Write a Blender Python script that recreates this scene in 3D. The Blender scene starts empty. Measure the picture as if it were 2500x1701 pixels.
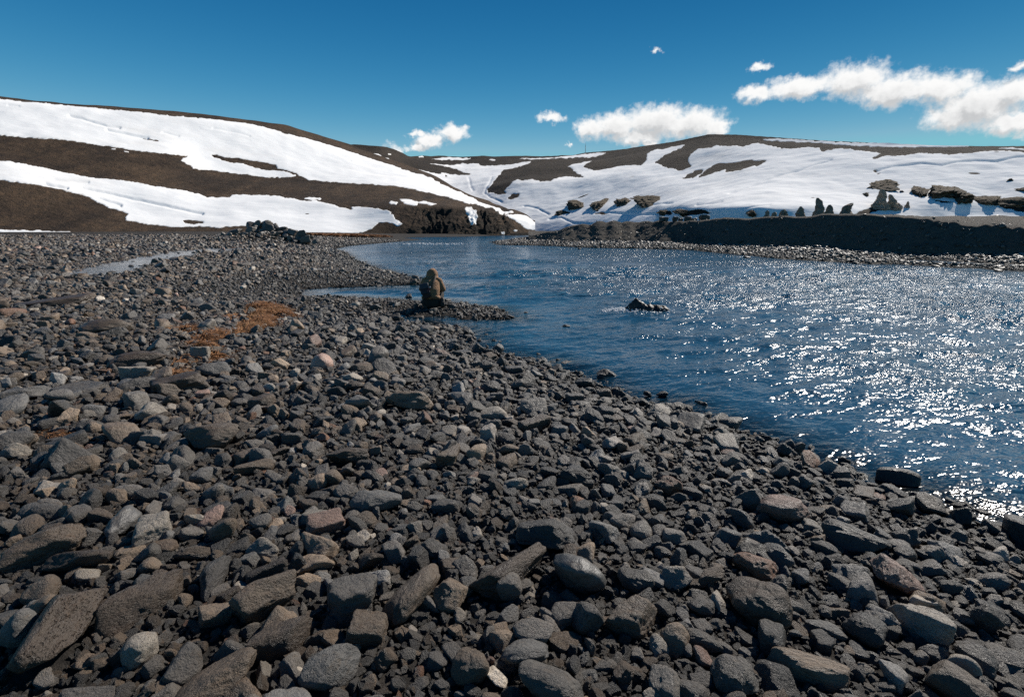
import bpy, bmesh, math, random
import numpy as np
from mathutils import Vector, Matrix, Euler

random.seed(7); RNG = np.random.default_rng(7)
scene = bpy.context.scene
COL = scene.collection
R = math.radians

# ------------------------------------------------------------------ camera
CAM_H = 1.9                    # metres above the river
FPX, CX, CY, HOR = 1250.0, 1250.0, 850.5, 556.0     # photograph geometry (2500 x 1701)
PITCH = math.atan((CY - HOR) / FPX)
cam_data = bpy.data.cameras.new("camera")
cam_data.sensor_width = 36.0
cam_data.lens = 36.0 * FPX / 2500.0
cam_data.clip_start = 0.05
cam_data.clip_end = 20000.0
cam = bpy.data.objects.new("camera", cam_data)
cam.location = (0, 0, CAM_H)
cam.rotation_euler = (math.pi / 2 - PITCH, 0, 0)
COL.objects.link(cam)
scene.camera = cam

# ------------------------------------------------------------------ exposure and renderer
scene.view_settings.view_transform = 'Standard'
scene.view_settings.look = 'None'
scene.view_settings.exposure = 0.22
scene.view_settings.gamma = 1.0
scene.cycles.max_bounces = 6
scene.cycles.diffuse_bounces = 3
scene.cycles.glossy_bounces = 3
scene.cycles.transmission_bounces = 2
scene.cycles.caustics_reflective = False
scene.cycles.caustics_refractive = False
scene.cycles.use_denoising = False
scene.cycles.sample_clamp_direct = 12.0
scene.cycles.sample_clamp_indirect = 4.0

SUN_AZ, SUN_EL = 47.0, 38.0    # degrees, azimuth to the right of the view (+y)
SKY_STRENGTH = 0.07

# ------------------------------------------------------------------ node helpers
class NT:
    def __init__(self, tree):
        self.t = tree; self.n = tree.nodes; self.l = tree.links
    def node(self, kind, **kw):
        nd = self.n.new(kind)
        for k, v in kw.items():
            setattr(nd, k, v)
        return nd
    def put(self, sock, val):
        if isinstance(val, bpy.types.NodeSocket):
            self.l.new(val, sock)
        elif val is not None:
            sock.default_value = val
    def math(self, op, a, b=None, c=None, clamp=False):
        nd = self.node('ShaderNodeMath', operation=op, use_clamp=clamp)
        for i, v in enumerate((a, b, c)):
            self.put(nd.inputs[i], v)
        return nd.outputs[0]
    def vec(self, op, a, b=None, scale=None):
        nd = self.node('ShaderNodeVectorMath', operation=op)
        self.put(nd.inputs[0], a)
        if b is not None: self.put(nd.inputs[1], b)
        if scale is not None: self.put(nd.inputs['Scale'], scale)
        return nd.outputs['Value'] if op in ('LENGTH', 'DOT_PRODUCT', 'DISTANCE') else nd.outputs[0]
    def noise(self, vector, scale, detail=4.0, rough=0.55, lac=2.0, dist=0.0, dim='3D', color=False):
        nd = self.node('ShaderNodeTexNoise', noise_dimensions=dim)
        if vector is not None: self.put(nd.inputs['Vector'], vector)
        self.put(nd.inputs['Scale'], scale); self.put(nd.inputs['Detail'], detail)
        self.put(nd.inputs['Roughness'], rough); self.put(nd.inputs['Lacunarity'], lac)
        self.put(nd.inputs['Distortion'], dist)
        return nd.outputs['Color' if color else 'Fac']
    def ramp(self, fac, lo, hi, a=0.0, b=1.0, smooth=True):
        nd = self.node('ShaderNodeMapRange', interpolation_type='SMOOTHSTEP' if smooth else 'LINEAR')
        self.put(nd.inputs[0], fac); self.put(nd.inputs[1], lo); self.put(nd.inputs[2], hi)
        self.put(nd.inputs[3], a); self.put(nd.inputs[4], b)
        return nd.outputs[0]
    def mix(self, fac, a, b, blend='MIX'):
        nd = self.node('ShaderNodeMix', data_type='RGBA', blend_type=blend)
        self.put(nd.inputs[0], fac); self.put(nd.inputs[6], a); self.put(nd.inputs[7], b)
        return nd.outputs[2]
    def bump(self, height, strength=1.0, distance=0.1, normal=None):
        nd = self.node('ShaderNodeBump')
        self.put(nd.inputs['Height'], height); self.put(nd.inputs['Strength'], strength)
        self.put(nd.inputs['Distance'], distance)
        if normal is not None: self.put(nd.inputs['Normal'], normal)
        return nd.outputs[0]

def rgba(c, a=1.0): return (c[0], c[1], c[2], a)

# ------------------------------------------------------------------ sky with clouds, sun
def px_dir(u, v):
    x = (u - CX) / FPX; y = -(v - CY) / FPX
    cp, sp = math.cos(PITCH), math.sin(PITCH)
    return Vector((x, cp + y * sp, -sp + y * cp))
def px_azel(u, v):
    d = px_dir(u, v).normalized()
    return math.degrees(math.atan2(d.x, d.y)), math.degrees(math.asin(d.z))

# cumulus positions in the sky: (u, v, half width, half height, strength) turned into azimuth / elevation
CLOUDS = [
    (1850, 228, 60, 26, 1.0), (1955, 214, 105, 32, 1.03), (2085, 198, 105, 50, 1.05), (2180, 222, 125, 44, 1.05),
    (2290, 218, 120, 46, 1.0), (2390, 258, 140, 56, 1.05), (2480, 222, 72, 46, 1.0), (2330, 288, 105, 36, 1.0),
    (2470, 300, 110, 36, 1.0), (2640, 270, 150, 60, 1.0), (2860, 240, 130, 46, .95),
    (1442, 316, 46, 30, 1.0), (1510, 306, 74, 40, 1.05), (1600, 296, 92, 46, 1.1), (1690, 302, 88, 46, 1.05),
    (1745, 314, 44, 32, 1.0), (1560, 336, 85, 22, 1.0), (1345, 287, 42, 18, .93),
    (1105, 324, 48, 24, 1.0), (1052, 346, 48, 20, 1.0), (1020, 360, 28, 14, .95), (1022, 329, 30, 11, .92),
    (962, 372, 36, 24, 1.0), (1597, 130, 22, 18, .52), (1853, 163, 40, 18, .80), (2490, 158, 36, 24, .55),
    (1388, 357, 18, 9, .72), (1588, 352, 40, 12, .9),
]
world = bpy.data.worlds.new("World"); scene.world = world; world.use_nodes = True
w = NT(world.node_tree); w.n.clear()

def field_group():
    g = bpy.data.node_groups.new("cloud_field", 'ShaderNodeTree')
    g.interface.new_socket("P", in_out='INPUT', socket_type='NodeSocketVector')
    g.interface.new_socket("F", in_out='OUTPUT', socket_type='NodeSocketFloat')
    t = NT(g); gi = t.node('NodeGroupInput'); go = t.node('NodeGroupOutput')
    P = gi.outputs[0]
    acc = None
    for (u, v, a, b, s) in CLOUDS:
        az, el = px_azel(u, v)
        az2, el2 = px_azel(u + a, v); az3, el3 = px_azel(u, v - b)
        ra, rb = abs(az2 - az), abs(el3 - el)
        q = t.vec('MULTIPLY', t.vec('SUBTRACT', P, (az, el, 0)), (1 / ra, 1 / rb, 0))
        f = t.math('SUBTRACT', s, t.vec('LENGTH', q))
        acc = f if acc is None else t.math('SMOOTH_MAX', acc, f, 0.35)
    t.l.new(acc, go.inputs[0])
    return g
FG = field_group()
tc = w.node('ShaderNodeTexCoord')
D = w.vec('NORMALIZE', tc.outputs['Generated'])
sep = w.node('ShaderNodeSeparateXYZ'); w.l.new(D, sep.inputs[0])
az = w.math('MULTIPLY', w.math('ARCTAN2', sep.outputs[0], sep.outputs[1]), 57.29578)
el = w.math('MULTIPLY', w.math('ARCSINE', sep.outputs[2]), 57.29578)
comb = w.node('ShaderNodeCombineXYZ'); w.l.new(az, comb.inputs[0]); w.l.new(el, comb.inputs[1])
P0 = comb.outputs[0]
def cloud_F(P):
    n1 = w.noise(P, 0.75, 6, 0.58, color=True)
    n1v = w.vec('SUBTRACT', n1, (0.5, 0.5, 0.5))
    Pw = w.vec('ADD', P, w.vec('MULTIPLY', n1v, (3.2, 2.0, 0)))
    gn = w.node('ShaderNodeGroup'); gn.node_tree = FG; w.l.new(Pw, gn.inputs[0])
    fine = w.noise(P, 1.6, 8, 0.62)
    F = w.math('ADD', gn.outputs[0], w.math('MULTIPLY', w.math('SUBTRACT', fine, 0.5), 0.75))
    # scattered fair-weather clouds round the rest of the horizon, outside the framed part
    far = w.noise(w.vec('MULTIPLY', P, (0.05, 0.13, 0)), 1.0, 7, 0.6)
    low = w.ramp(w.math('ABSOLUTE', w.math('SUBTRACT', el, 13.0)), 4.0, 14.0, 0.0, -0.5)
    out = w.ramp(w.math('ABSOLUTE', az), 56.0, 70.0, -0.6, 0.0)
    G = w.math('ADD', w.math('ADD', w.math('MULTIPLY', w.math('SUBTRACT', far, 0.60), 4.0), low), out)
    return w.math('MAXIMUM', F, G)
F0 = cloud_F(P0)
F1 = cloud_F(w.vec('ADD', P0, (0.35, 0.9, 0)))      # a step towards the sun
dens = w.ramp(F0, -0.12, 0.60)
thick = w.ramp(w.math('ADD', w.math('MULTIPLY', F0, 0.35), w.math('MULTIPLY', F1, 0.65)), 0.20, 0.95)
thick = w.math('ADD', w.math('MULTIPLY', thick, 0.55), w.math('MULTIPLY', w.ramp(w.math('SUBTRACT', F1, F0), -0.22, 0.30), 0.45))
sky = w.node('ShaderNodeTexSky', sky_type='NISHITA', sun_disc=False)
sky.sun_elevation = R(SUN_EL); sky.sun_rotation = R(SUN_AZ)
sky.altitude = 600.0; sky.air_density = 1.0; sky.dust_density = 0.0; sky.ozone_density = 3.0
# a polarising filter deepens the blue towards the zenith: contrast about the mid-sky value
# (seen through a polariser the sky has no bright side: it only changes with height above the horizon)
hz = w.node('ShaderNodeCombineXYZ'); w.l.new(w.math('COSINE', w.math('MULTIPLY', el, 0.01745329)), hz.inputs[1]); w.l.new(sep.outputs[2], hz.inputs[2])
w.l.new(hz.outputs[0], sky.inputs['Vector'])
sp3 = w.node('ShaderNodeSeparateXYZ'); w.l.new(sky.outputs[0], sp3.inputs[0])
cb3 = w.node('ShaderNodeCombineXYZ')
for i_, (mid_in, mid_out, gam) in enumerate(((2.22, 0.42, 3.9), (3.79, 2.62, 1.95), (6.33, 5.15, 1.6))):
    q_ = w.math('MULTIPLY', w.math('POWER', w.math('MINIMUM', w.math('DIVIDE', sp3.outputs[i_], mid_in), 1.6), gam), mid_out)
    w.l.new(q_, cb3.inputs[i_])
SKYCOL = cb3.outputs[0]
cl = w.mix(thick, (12.0, 12.0, 11.9, 1), (7.0, 7.15, 7.3, 1))
bg_sky = w.node('ShaderNodeBackground'); bg_sky.inputs[1].default_value = SKY_STRENGTH
w.l.new(SKYCOL, bg_sky.inputs[0])
bg_cl = w.node('ShaderNodeBackground'); bg_cl.inputs[1].default_value = SKY_STRENGTH
w.l.new(w.mix(dens, SKYCOL, cl), bg_cl.inputs[0])
band = w.math('MULTIPLY', w.math('GREATER_THAN', el, -1.0), w.math('LESS_THAN', el, 30.0))   # clouds only stand low in the sky
ms = w.node('ShaderNodeMixShader'); w.l.new(band, ms.inputs[0]); w.l.new(bg_sky.outputs[0], ms.inputs[1]); w.l.new(bg_cl.outputs[0], ms.inputs[2])
wo = w.node('ShaderNodeOutputWorld'); w.l.new(ms.outputs[0], wo.inputs[0])

sun_data = bpy.data.lights.new("sun", 'SUN')
sun_data.energy = 5.0; sun_data.angle = R(0.53); sun_data.color = (1.0, 0.94, 0.86)
sun = bpy.data.objects.new("sun", sun_data)
sdir = Vector((math.sin(R(SUN_AZ)) * math.cos(R(SUN_EL)), math.cos(R(SUN_AZ)) * math.cos(R(SUN_EL)), math.sin(R(SUN_EL))))
sun.rotation_euler = sdir.to_track_quat('Z', 'Y').to_euler()
sun.location = (30, 30, 60)
COL.objects.link(sun)

# ------------------------------------------------------------------ numeric helpers
_perm = np.random.default_rng(11).permutation(512).astype(np.int64)
_grad = np.random.default_rng(12).normal(size=(512, 3)); _grad /= np.linalg.norm(_grad, axis=1)[:, None]
def perlin(x, y, z=0.0):
    x, y, z = np.broadcast_arrays(np.asarray(x, float), np.asarray(y, float), np.asarray(z, float))
    xi, yi, zi = np.floor(x).astype(np.int64), np.floor(y).astype(np.int64), np.floor(z).astype(np.int64)
    fx, fy, fz = x - xi, y - yi, z - zi
    ux, uy, uz = [t * t * t * (t * (t * 6 - 15) + 10) for t in (fx, fy, fz)]
    out = 0
    for dx in (0, 1):
        for dy in (0, 1):
            for dz in (0, 1):
                h = _perm[(_perm[(_perm[(xi + dx) & 511] + yi + dy) & 511] + zi + dz) & 511]
                g = _grad[h]
                d = g[..., 0] * (fx - dx) + g[..., 1] * (fy - dy) + g[..., 2] * (fz - dz)
                out = out + d * (ux if dx else 1 - ux) * (uy if dy else 1 - uy) * (uz if dz else 1 - uz)
    return out * 1.6
def fbm(x, y, z=0.0, octv=4, gain=0.5, lac=2.03):
    s, a, f = 0, 1.0, 1.0
    for i in range(octv):
        s = s + a * perlin(np.asarray(x) * f + 17.3 * i, np.asarray(y) * f - 9.1 * i, np.asarray(z) * f + 3.7 * i)
        a *= gain; f *= lac
    return s
def smooth(t, a, b):
    t = np.clip((t - a) / (b - a), 0, 1); return t * t * (3 - 2 * t)
CP, SP = math.cos(PITCH), math.sin(PITCH)
def rays(u, v):
    x = (np.asarray(u, float) - CX) / FPX; y = -(np.asarray(v, float) - CY) / FPX
    return x, CP + y * SP, -SP + y * CP
def at_z(u, v, z=0.0):
    x, y, dz = rays(u, v); k = (z - CAM_H) / dz
    return x * k, y * k
def at_D(u, v, Dy):
    """the world point seen at (u, v) whose distance along the view's ground direction is Dy"""
    x, y, dz = rays(u, v); k = Dy / y
    return x * k, y * k, CAM_H + dz * k
def project(x, y, z):
    zc = np.asarray(z) - CAM_H
    f = np.asarray(y) * CP - zc * SP; up = np.asarray(y) * SP + zc * CP
    f = np.where(f < 1e-3, 1e-3, f)
    return CX + FPX * np.asarray(x) / f, CY - FPX * up / f
def inside_poly(px, py, poly):
    px = np.asarray(px); py = np.asarray(py); c = np.zeros(px.shape, bool)
    n = len(poly)
    for i in range(n):
        x1, y1 = poly[i]; x2, y2 = poly[(i + 1) % n]
        if y1 == y2: continue
        m = ((y1 > py) != (y2 > py)) & (px < (x2 - x1) * (py - y1) / (y2 - y1) + x1)
        c ^= m
    return c
def poly_dist(px, py, poly, closed=True):
    d = np.full(np.shape(px), 1e18)
    n = len(poly)
    for i in range(n if closed else n - 1):
        x1, y1 = poly[i]; x2, y2 = poly[(i + 1) % n]
        ex, ey = x2 - x1, y2 - y1; L = ex * ex + ey * ey + 1e-12
        t = np.clip(((px - x1) * ex + (py - y1) * ey) / L, 0, 1)
        d = np.minimum(d, (px - x1 - t * ex) ** 2 + (py - y1 - t * ey) ** 2)
    return np.sqrt(d)
def signed(px, py, poly):
    d = poly_dist(px, py, poly); return np.where(inside_poly(px, py, poly), -d, d)

# ------------------------------------------------------------------ object helpers
def tag(o, label=None, cat=None, group=None, kind=None):
    if label: o["label"] = label
    if cat: o["category"] = cat
    if group: o["group"] = group
    if kind: o["kind"] = kind
    return o
def mesh_np(name, verts, quads=None, tris=None, smooth_shade=True):
    me = bpy.data.meshes.new(name)
    nq = 0 if quads is None else len(quads); nt = 0 if tris is None else len(tris)
    me.vertices.add(len(verts)); me.vertices.foreach_set("co", np.ascontiguousarray(verts, dtype=np.float32).ravel())
    li = []
    if nq: li.append(np.asarray(quads).ravel())
    if nt: li.append(np.asarray(tris).ravel())
    li = np.concatenate(li).astype(np.int32) if li else np.zeros(0, np.int32)
    me.loops.add(len(li)); me.loops.foreach_set("vertex_index", li)
    me.polygons.add(nq + nt)
    st = np.concatenate([np.arange(nq) * 4, nq * 4 + np.arange(nt) * 3]).astype(np.int32)
    me.polygons.foreach_set("loop_start", st)
    me.polygons.foreach_set("use_smooth", np.full(nq + nt, smooth_shade, bool))
    me.update(calc_edges=True); me.validate()
    return me
def link(name, me, mat=None, parent=None, loc=None):
    o = bpy.data.objects.new(name, me)
    if mat is not None and me is not None and not me.materials: me.materials.append(mat)
    COL.objects.link(o)
    if parent is not None: o.parent = parent
    if loc is not None: o.location = loc
    return o
def empty(name, loc=(0, 0, 0), rz=0.0):
    o = bpy.data.objects.new(name, None); o.location = loc; o.rotation_euler = (0, 0, rz)
    o.empty_display_size = 0.2
    COL.objects.link(o); return o
def grid_quads(nr, nc, mask=None):
    i = np.arange(nr - 1)[:, None] * nc + np.arange(nc - 1)[None, :]
    q = np.stack([i, i + 1, i + 1 + nc, i + nc], -1)
    q = q[mask] if mask is not None else q.reshape(-1, 4)
    return q
def compact(verts, quads):
    used = np.unique(quads); m = np.full(len(verts), -1); m[used] = np.arange(len(used))
    return verts[used], m[quads], used

# ------------------------------------------------------------------ materials
def new_mat(name):
    m = bpy.data.materials.new(name); m.use_nodes = True
    t = NT(m.node_tree); t.n.clear()
    out = t.node('ShaderNodeOutputMaterial'); p = t.node('ShaderNodeBsdfPrincipled')
    t.l.new(p.outputs[0], out.inputs[0])
    return m, t, p
def plain(name, col, rough=0.8, var=0.25, scale=20.0, bump=0.3, bdist=0.01, metallic=0.0):
    m, t, p = new_mat(name)
    tcn = t.node('ShaderNodeTexCoord'); n = t.noise(tcn.outputs['Object'], scale, 6, 0.6)
    c = t.mix(n, rgba([x * (1 - var) for x in col]), rgba([min(1, x * (1 + var)) for x in col]))
    t.put(p.inputs['Base Color'], c); p.inputs['Roughness'].default_value = rough
    p.inputs['Metallic'].default_value = metallic
    t.put(p.inputs['Normal'], t.bump(t.noise(tcn.outputs['Object'], scale * 3, 6, 0.65), bump, bdist))
    return m

def stone_material(name, gloss=False):
    m, t, p = new_mat(name)
    a = t.node('ShaderNodeAttribute', attribute_type='INSTANCER', attribute_name='tint')
    b = t.node('ShaderNodeAttribute', attribute_type='INSTANCER', attribute_name='pits')
    oi = t.node('ShaderNodeObjectInfo'); tcn = t.node('ShaderNodeTexCoord')
    off = t.vec('MULTIPLY', (37.0, 53.0, 71.0), t.vec('SCALE', (1, 1, 1), scale=oi.outputs['Random']))
    P = t.vec('ADD', tcn.outputs['Object'], off)
    big = t.noise(P, 1.3, 5, 0.6, dist=0.4)
    grain = t.noise(P, 26.0, 3, 0.7)
    speck = t.noise(P, 60.0, 1, 0.5)
    stain = t.noise(P, 2.3, 6, 0.65, dist=0.8)
    val = t.math('ADD', 0.55, t.math('MULTIPLY', big, 0.9))
    cv = t.node('ShaderNodeCombineXYZ')
    for i in range(3): t.l.new(val, cv.inputs[i])
    c = t.mix(1.0, a.outputs['Color'], cv.outputs[0], 'MULTIPLY')
    # brown weathering stains and pale mineral specks
    c = t.mix(t.math('MULTIPLY', t.ramp(stain, 0.52, 0.72), 0.55), c, t.mix(1.0, c, (1.15, 0.90, 0.66, 1), 'MULTIPLY'))
    c = t.mix(t.ramp(stain, 0.30, 0.44, 0.45, 0.0), c, t.mix(1.0, c, (1.7, 1.7, 1.65, 1), 'MULTIPLY'))
    c = t.mix(t.math('MULTIPLY', t.ramp(speck, 0.60, 0.75), 0.42), c, t.mix(1.0, c, (2.6, 2.5, 2.35, 1), 'MULTIPLY'))
    c = t.mix(t.math('MULTIPLY', t.ramp(grain, 0.30, 0.48, 1.0, 0.0), 0.45), c, t.mix(1.0, c, (0.5, 0.5, 0.5, 1), 'MULTIPLY'))
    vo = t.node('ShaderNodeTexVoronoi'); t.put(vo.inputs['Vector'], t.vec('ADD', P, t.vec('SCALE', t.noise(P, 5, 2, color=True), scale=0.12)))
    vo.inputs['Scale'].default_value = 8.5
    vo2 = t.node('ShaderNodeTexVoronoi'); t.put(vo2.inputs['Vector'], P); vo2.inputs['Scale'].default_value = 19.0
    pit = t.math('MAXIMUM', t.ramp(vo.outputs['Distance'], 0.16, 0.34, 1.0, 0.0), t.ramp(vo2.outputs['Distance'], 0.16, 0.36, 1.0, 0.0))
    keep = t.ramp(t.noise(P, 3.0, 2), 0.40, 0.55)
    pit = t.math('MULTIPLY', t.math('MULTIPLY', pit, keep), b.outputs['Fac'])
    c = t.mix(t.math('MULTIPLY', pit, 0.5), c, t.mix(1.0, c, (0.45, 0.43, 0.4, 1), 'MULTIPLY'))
    t.put(p.inputs['Base Color'], c)
    h = t.math('ADD', t.math('MULTIPLY', t.noise(P, 5.0, 7, 0.62), 0.22), t.math('MULTIPLY', grain, 0.05))
    h = t.math('SUBTRACT', h, t.math('MULTIPLY', pit, 0.14))
    t.put(p.inputs['Normal'], t.bump(h, 0.95, 0.075 if not gloss else 0.03))
    if gloss:
        p.inputs['Roughness'].default_value = 0.38
    else:
        t.put(p.inputs['Roughness'], t.ramp(big, 0.3, 0.7, 0.38, 0.62)); p.inputs['Specular IOR Level'].default_value = 0.5
    return m
M_STONE = stone_material("stone_basalt")
M_GLOSS = stone_material("stone_polished", True)

def gravel_material():
    m, t, p = new_mat("gravel_ground")
    g = t.node('ShaderNodeNewGeometry'); P = g.outputs['Position']
    big = t.noise(P, 0.12, 6, 0.6); mid = t.noise(P, 1.7, 6, 0.65)
    c = t.mix(t.ramp(big, 0.35, 0.65), (0.017, 0.016, 0.015, 1), (0.032, 0.027, 0.022, 1))  # gravel colour darkened to paint in the shade of gaps between stones
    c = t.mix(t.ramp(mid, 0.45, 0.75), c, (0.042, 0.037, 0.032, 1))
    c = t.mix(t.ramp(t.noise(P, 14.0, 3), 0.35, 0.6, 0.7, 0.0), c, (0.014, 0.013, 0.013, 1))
    vo = t.node('ShaderNodeTexVoronoi'); t.put(vo.inputs['Vector'], P); vo.inputs['Scale'].default_value = 38.0
    sh = t.mix(1.0, c, (1.7, 1.65, 1.6, 1), 'MULTIPLY')
    vsep = t.node('ShaderNodeSeparateXYZ'); t.l.new(vo.outputs['Color'], vsep.inputs[0])
    t.put(p.inputs['Base Color'], t.mix(vsep.outputs[0], c, sh)); p.inputs['Roughness'].default_value = 0.95
    p.inputs['Specular IOR Level'].default_value = 0.2
    h = t.math('ADD', t.math('MULTIPLY', vo.outputs['Distance'], -0.12), t.noise(P, 24.0, 6, 0.75))
    t.put(p.inputs['Normal'], t.bump(h, 1.0, 0.03))
    return m
M_GROUND = gravel_material()

def hill_material(name, brown, dark, rock):
    m, t, p = new_mat(name)
    g = t.node('ShaderNodeNewGeometry'); P = g.outputs['Position']
    a = t.noise(P, 0.035, 6, 0.62, dist=0.6); b = t.noise(P, 0.5, 7, 0.7)
    st_ = t.noise(t.vec('MULTIPLY', P, (0.22, 0.05, 0.02)), 1.0, 5, 0.65, dist=0.5)
    c = t.mix(t.ramp(t.math('ADD', t.math('MULTIPLY', a, 0.6), t.math('MULTIPLY', st_, 0.4)), 0.38, 0.62), rgba(dark), rgba(brown))
    c = t.mix(t.math('MULTIPLY', t.ramp(b, 0.42, 0.75), 0.7), c, t.mix(1.0, c, (1.9, 1.7, 1.5, 1), 'MULTIPLY'))
    c = t.mix(t.math('MULTIPLY', t.ramp(t.noise(P, 2.2, 3, 0.8), 0.35, 0.5, 1.0, 0.0), 0.55), c, t.mix(1.0, c, (0.35, 0.35, 0.35, 1), 'MULTIPLY'))
    sz = t.node('ShaderNodeSeparateXYZ'); t.l.new(g.outputs['True Normal'], sz.inputs[0])
    c = t.mix(t.ramp(sz.outputs[2], 0.55, 0.80, 1.0, 0.0), c, rgba(rock))      # bare cliff rock where it is steep
    t.put(p.inputs['Base Color'], c); p.inputs['Roughness'].default_value = 0.95
    p.inputs['Specular IOR Level'].default_value = 0.15
    h = t.math('ADD', t.noise(P, 0.6, 8, 0.72), t.math('MULTIPLY', t.noise(P, 3.0, 4, 0.7), 0.25))
    t.put(p.inputs['Normal'], t.bump(h, 0.9, 0.9))
    return m
M_HILL_L = hill_material("brown_scree", (0.090, 0.062, 0.041), (0.036, 0.027, 0.021), (0.026, 0.022, 0.018))
M_HILL_R = hill_material("dark_scree", (0.048, 0.038, 0.029), (0.026, 0.021, 0.017), (0.030, 0.025, 0.019))
M_BANK = hill_material("terrace_gravel", (0.115, 0.104, 0.090), (0.078, 0.072, 0.064), (0.120, 0.110, 0.098))

def snow_material():
    m, t, p = new_mat("old_snow")
    g = t.node('ShaderNodeNewGeometry'); P = g.outputs['Position']
    Pa = t.vec('MULTIPLY', P, (0.25, 0.25, 1.6))
    dirt = t.ramp(t.noise(Pa, 0.10, 7, 0.66, dist=0.5), 0.50, 0.78)
    c = t.mix(t.math('MULTIPLY', dirt, 0.42), (0.94, 0.935, 0.92, 1), (0.76, 0.71, 0.65, 1))
    cov = t.node('ShaderNodeAttribute', attribute_name='cover')
    thin = t.math('MULTIPLY', t.ramp(cov.outputs['Fac'], 0.50, 0.95, 1.0, 0.0), t.ramp(t.noise(P, 0.35, 6, 0.7), 0.35, 0.65))
    c = t.mix(t.math('MULTIPLY', thin, 0.6), c, (0.42, 0.36, 0.30, 1))
    t.put(p.inputs['Base Color'], c); p.inputs['Roughness'].default_value = 1.0
    p.inputs['Specular IOR Level'].default_value = 0.0
    Pd = t.vec('MULTIPLY', P, (0.06, 0.35, 1.2))
    h = t.math('ADD', t.noise(Pa, 0.55, 7, 0.6, dist=1.2), t.math('MULTIPLY', t.noise(Pd, 1.0, 6, 0.62, dist=0.7), 0.8))
    t.put(p.inputs['Normal'], t.bump(h, 0.24, 0.45))
    return m
M_SNOW = snow_material()

def water_material(name, deep, amp=1.0):
    m, t, p = new_mat(name)
    g = t.node('ShaderNodeNewGeometry'); P = g.outputs['Position']
    rot = t.node('ShaderNodeVectorRotate', rotation_type='Z_AXIS'); t.put(rot.inputs['Vector'], P); rot.inputs['Angle'].default_value = R(-25)
    Q = t.vec('MULTIPLY', rot.outputs[0], (0.55, 1.0, 1.0))
    h1 = t.noise(Q, 1.3, 3, 0.5, dist=0.8)
    h2 = t.noise(Q, 4.6, 3, 0.55, dist=0.6)
    h3 = t.noise(Q, 17.0, 2, 0.5)
    gust = t.ramp(t.noise(Q, 0.22, 4, 0.6), 0.3, 0.7, 0.55, 1.35)
    calm = t.node('ShaderNodeAttribute', attribute_name='rough')
    h = t.math('ADD', t.math('MULTIPLY', h1, 0.19), t.math('ADD', t.math('MULTIPLY', h2, 0.10), t.math('MULTIPLY', h3, 0.036)))
    h = t.math('MULTIPLY', h, t.math('MULTIPLY', gust, calm.outputs['Fac']))
    nrm = t.bump(h, 1.0, amp)
    t.put(p.inputs['Normal'], nrm)
    p.inputs['Base Color'].default_value = rgba(deep)
    p.inputs['Roughness'].default_value = 0.13; p.inputs['IOR'].default_value = 1.333
    deepness = t.node('ShaderNodeAttribute', attribute_name='deep')
    fr = t.node('ShaderNodeFresnel'); fr.inputs['IOR'].default_value = 1.333; t.put(fr.inputs['Normal'], nrm)
    tr = t.node('ShaderNodeBsdfTransparent'); tr.inputs[0].default_value = (0.42, 0.52, 0.52, 1)
    gl = t.node('ShaderNodeBsdfGlossy'); gl.inputs['Roughness'].default_value = 0.10; t.put(gl.inputs['Normal'], nrm)
    sh = t.node('ShaderNodeMixShader'); t.l.new(fr.outputs[0], sh.inputs[0]); t.l.new(tr.outputs[0], sh.inputs[1]); t.l.new(gl.outputs[0], sh.inputs[2])
    mx = t.node('ShaderNodeMixShader'); t.l.new(deepness.outputs['Fac'], mx.inputs[0]); t.l.new(sh.outputs[0], mx.inputs[1]); t.l.new(p.outputs[0], mx.inputs[2])
    outn = [n_ for n_ in t.n if n_.bl_idname == 'ShaderNodeOutputMaterial'][0]
    t.l.new(mx.outputs[0], outn.inputs[0])
    return m
M_WATER = water_material("river_water", (0.015, 0.062, 0.112))
M_STREAM = water_material("stream_water", (0.015, 0.03, 0.05))

# ------------------------------------------------------------------ river outline (surveyed on the water plane)
RIVER_PX = [(2500, 1313), (2415, 1290), (2322, 1242), (2246, 1221), (2170, 1200), (2094, 1178), (2018, 1142), (1912, 1095),
    (1791, 1050), (1700, 1022), (1640, 990), (1577, 987), (1519, 972), (1468, 952), (1414, 918), (1335, 886), (1248, 871),
    (1179, 857), (1158, 848), (1165, 828), (1147, 806), (1103, 797), (1053, 794), (988, 786), (952, 768), (970, 764),
    (1010, 768), (1089, 768), (1125, 776), (1194, 779), (1245, 778), (1215, 750), (1161, 745), (1107, 739), (1082, 734),
    (1031, 736), (995, 733), (945, 730), (872, 727), (829, 724), (760, 725), (722, 721), (735, 704), (800, 700), (865, 698),
    (945, 695), (1031, 692), (1024, 683), (981, 669), (945, 662), (908, 651), (880, 640), (859, 630), (837, 614), (807, 608),
    (848, 600), (928, 593), (1027, 585), (976, 582), (1005, 579), (1130, 577.5), (1240, 574), (1313, 570.5), (1423, 569),
    (1560, 568.6), (1560, 569.4), (1423, 570.2), (1350, 572), (1277, 579), (1203, 591), (1222, 598), (1350, 600), (1423, 604),
    (1640, 608), (1703, 611), (1816, 622), (1920, 631), (2062, 641), (2205, 645), (2280, 650), (2441, 658), (2500, 662),
    (2900, 690), (3700, 800), (3700, 1500), (2900, 1500)]
_rx, _ry = at_z([p[0] for p in RIVER_PX], [p[1] for p in RIVER_PX], 0.0)
RIVER = list(zip(_rx.tolist(), _ry.tolist()))
BACKCH_PX = [(2160, 637), (2230, 633), (2330, 638), (2420, 643), (2520, 648), (2900, 662), (2900, 670), (2520, 654), (2400, 649), (2300, 645), (2230, 641)]
_rx, _ry = at_z([p[0] for p in BACKCH_PX], [p[1] for p in BACKCH_PX], 0.0)
BACKCH = list(zip(_rx.tolist(), _ry.tolist()))
STREAM_Z = 0.46
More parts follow.
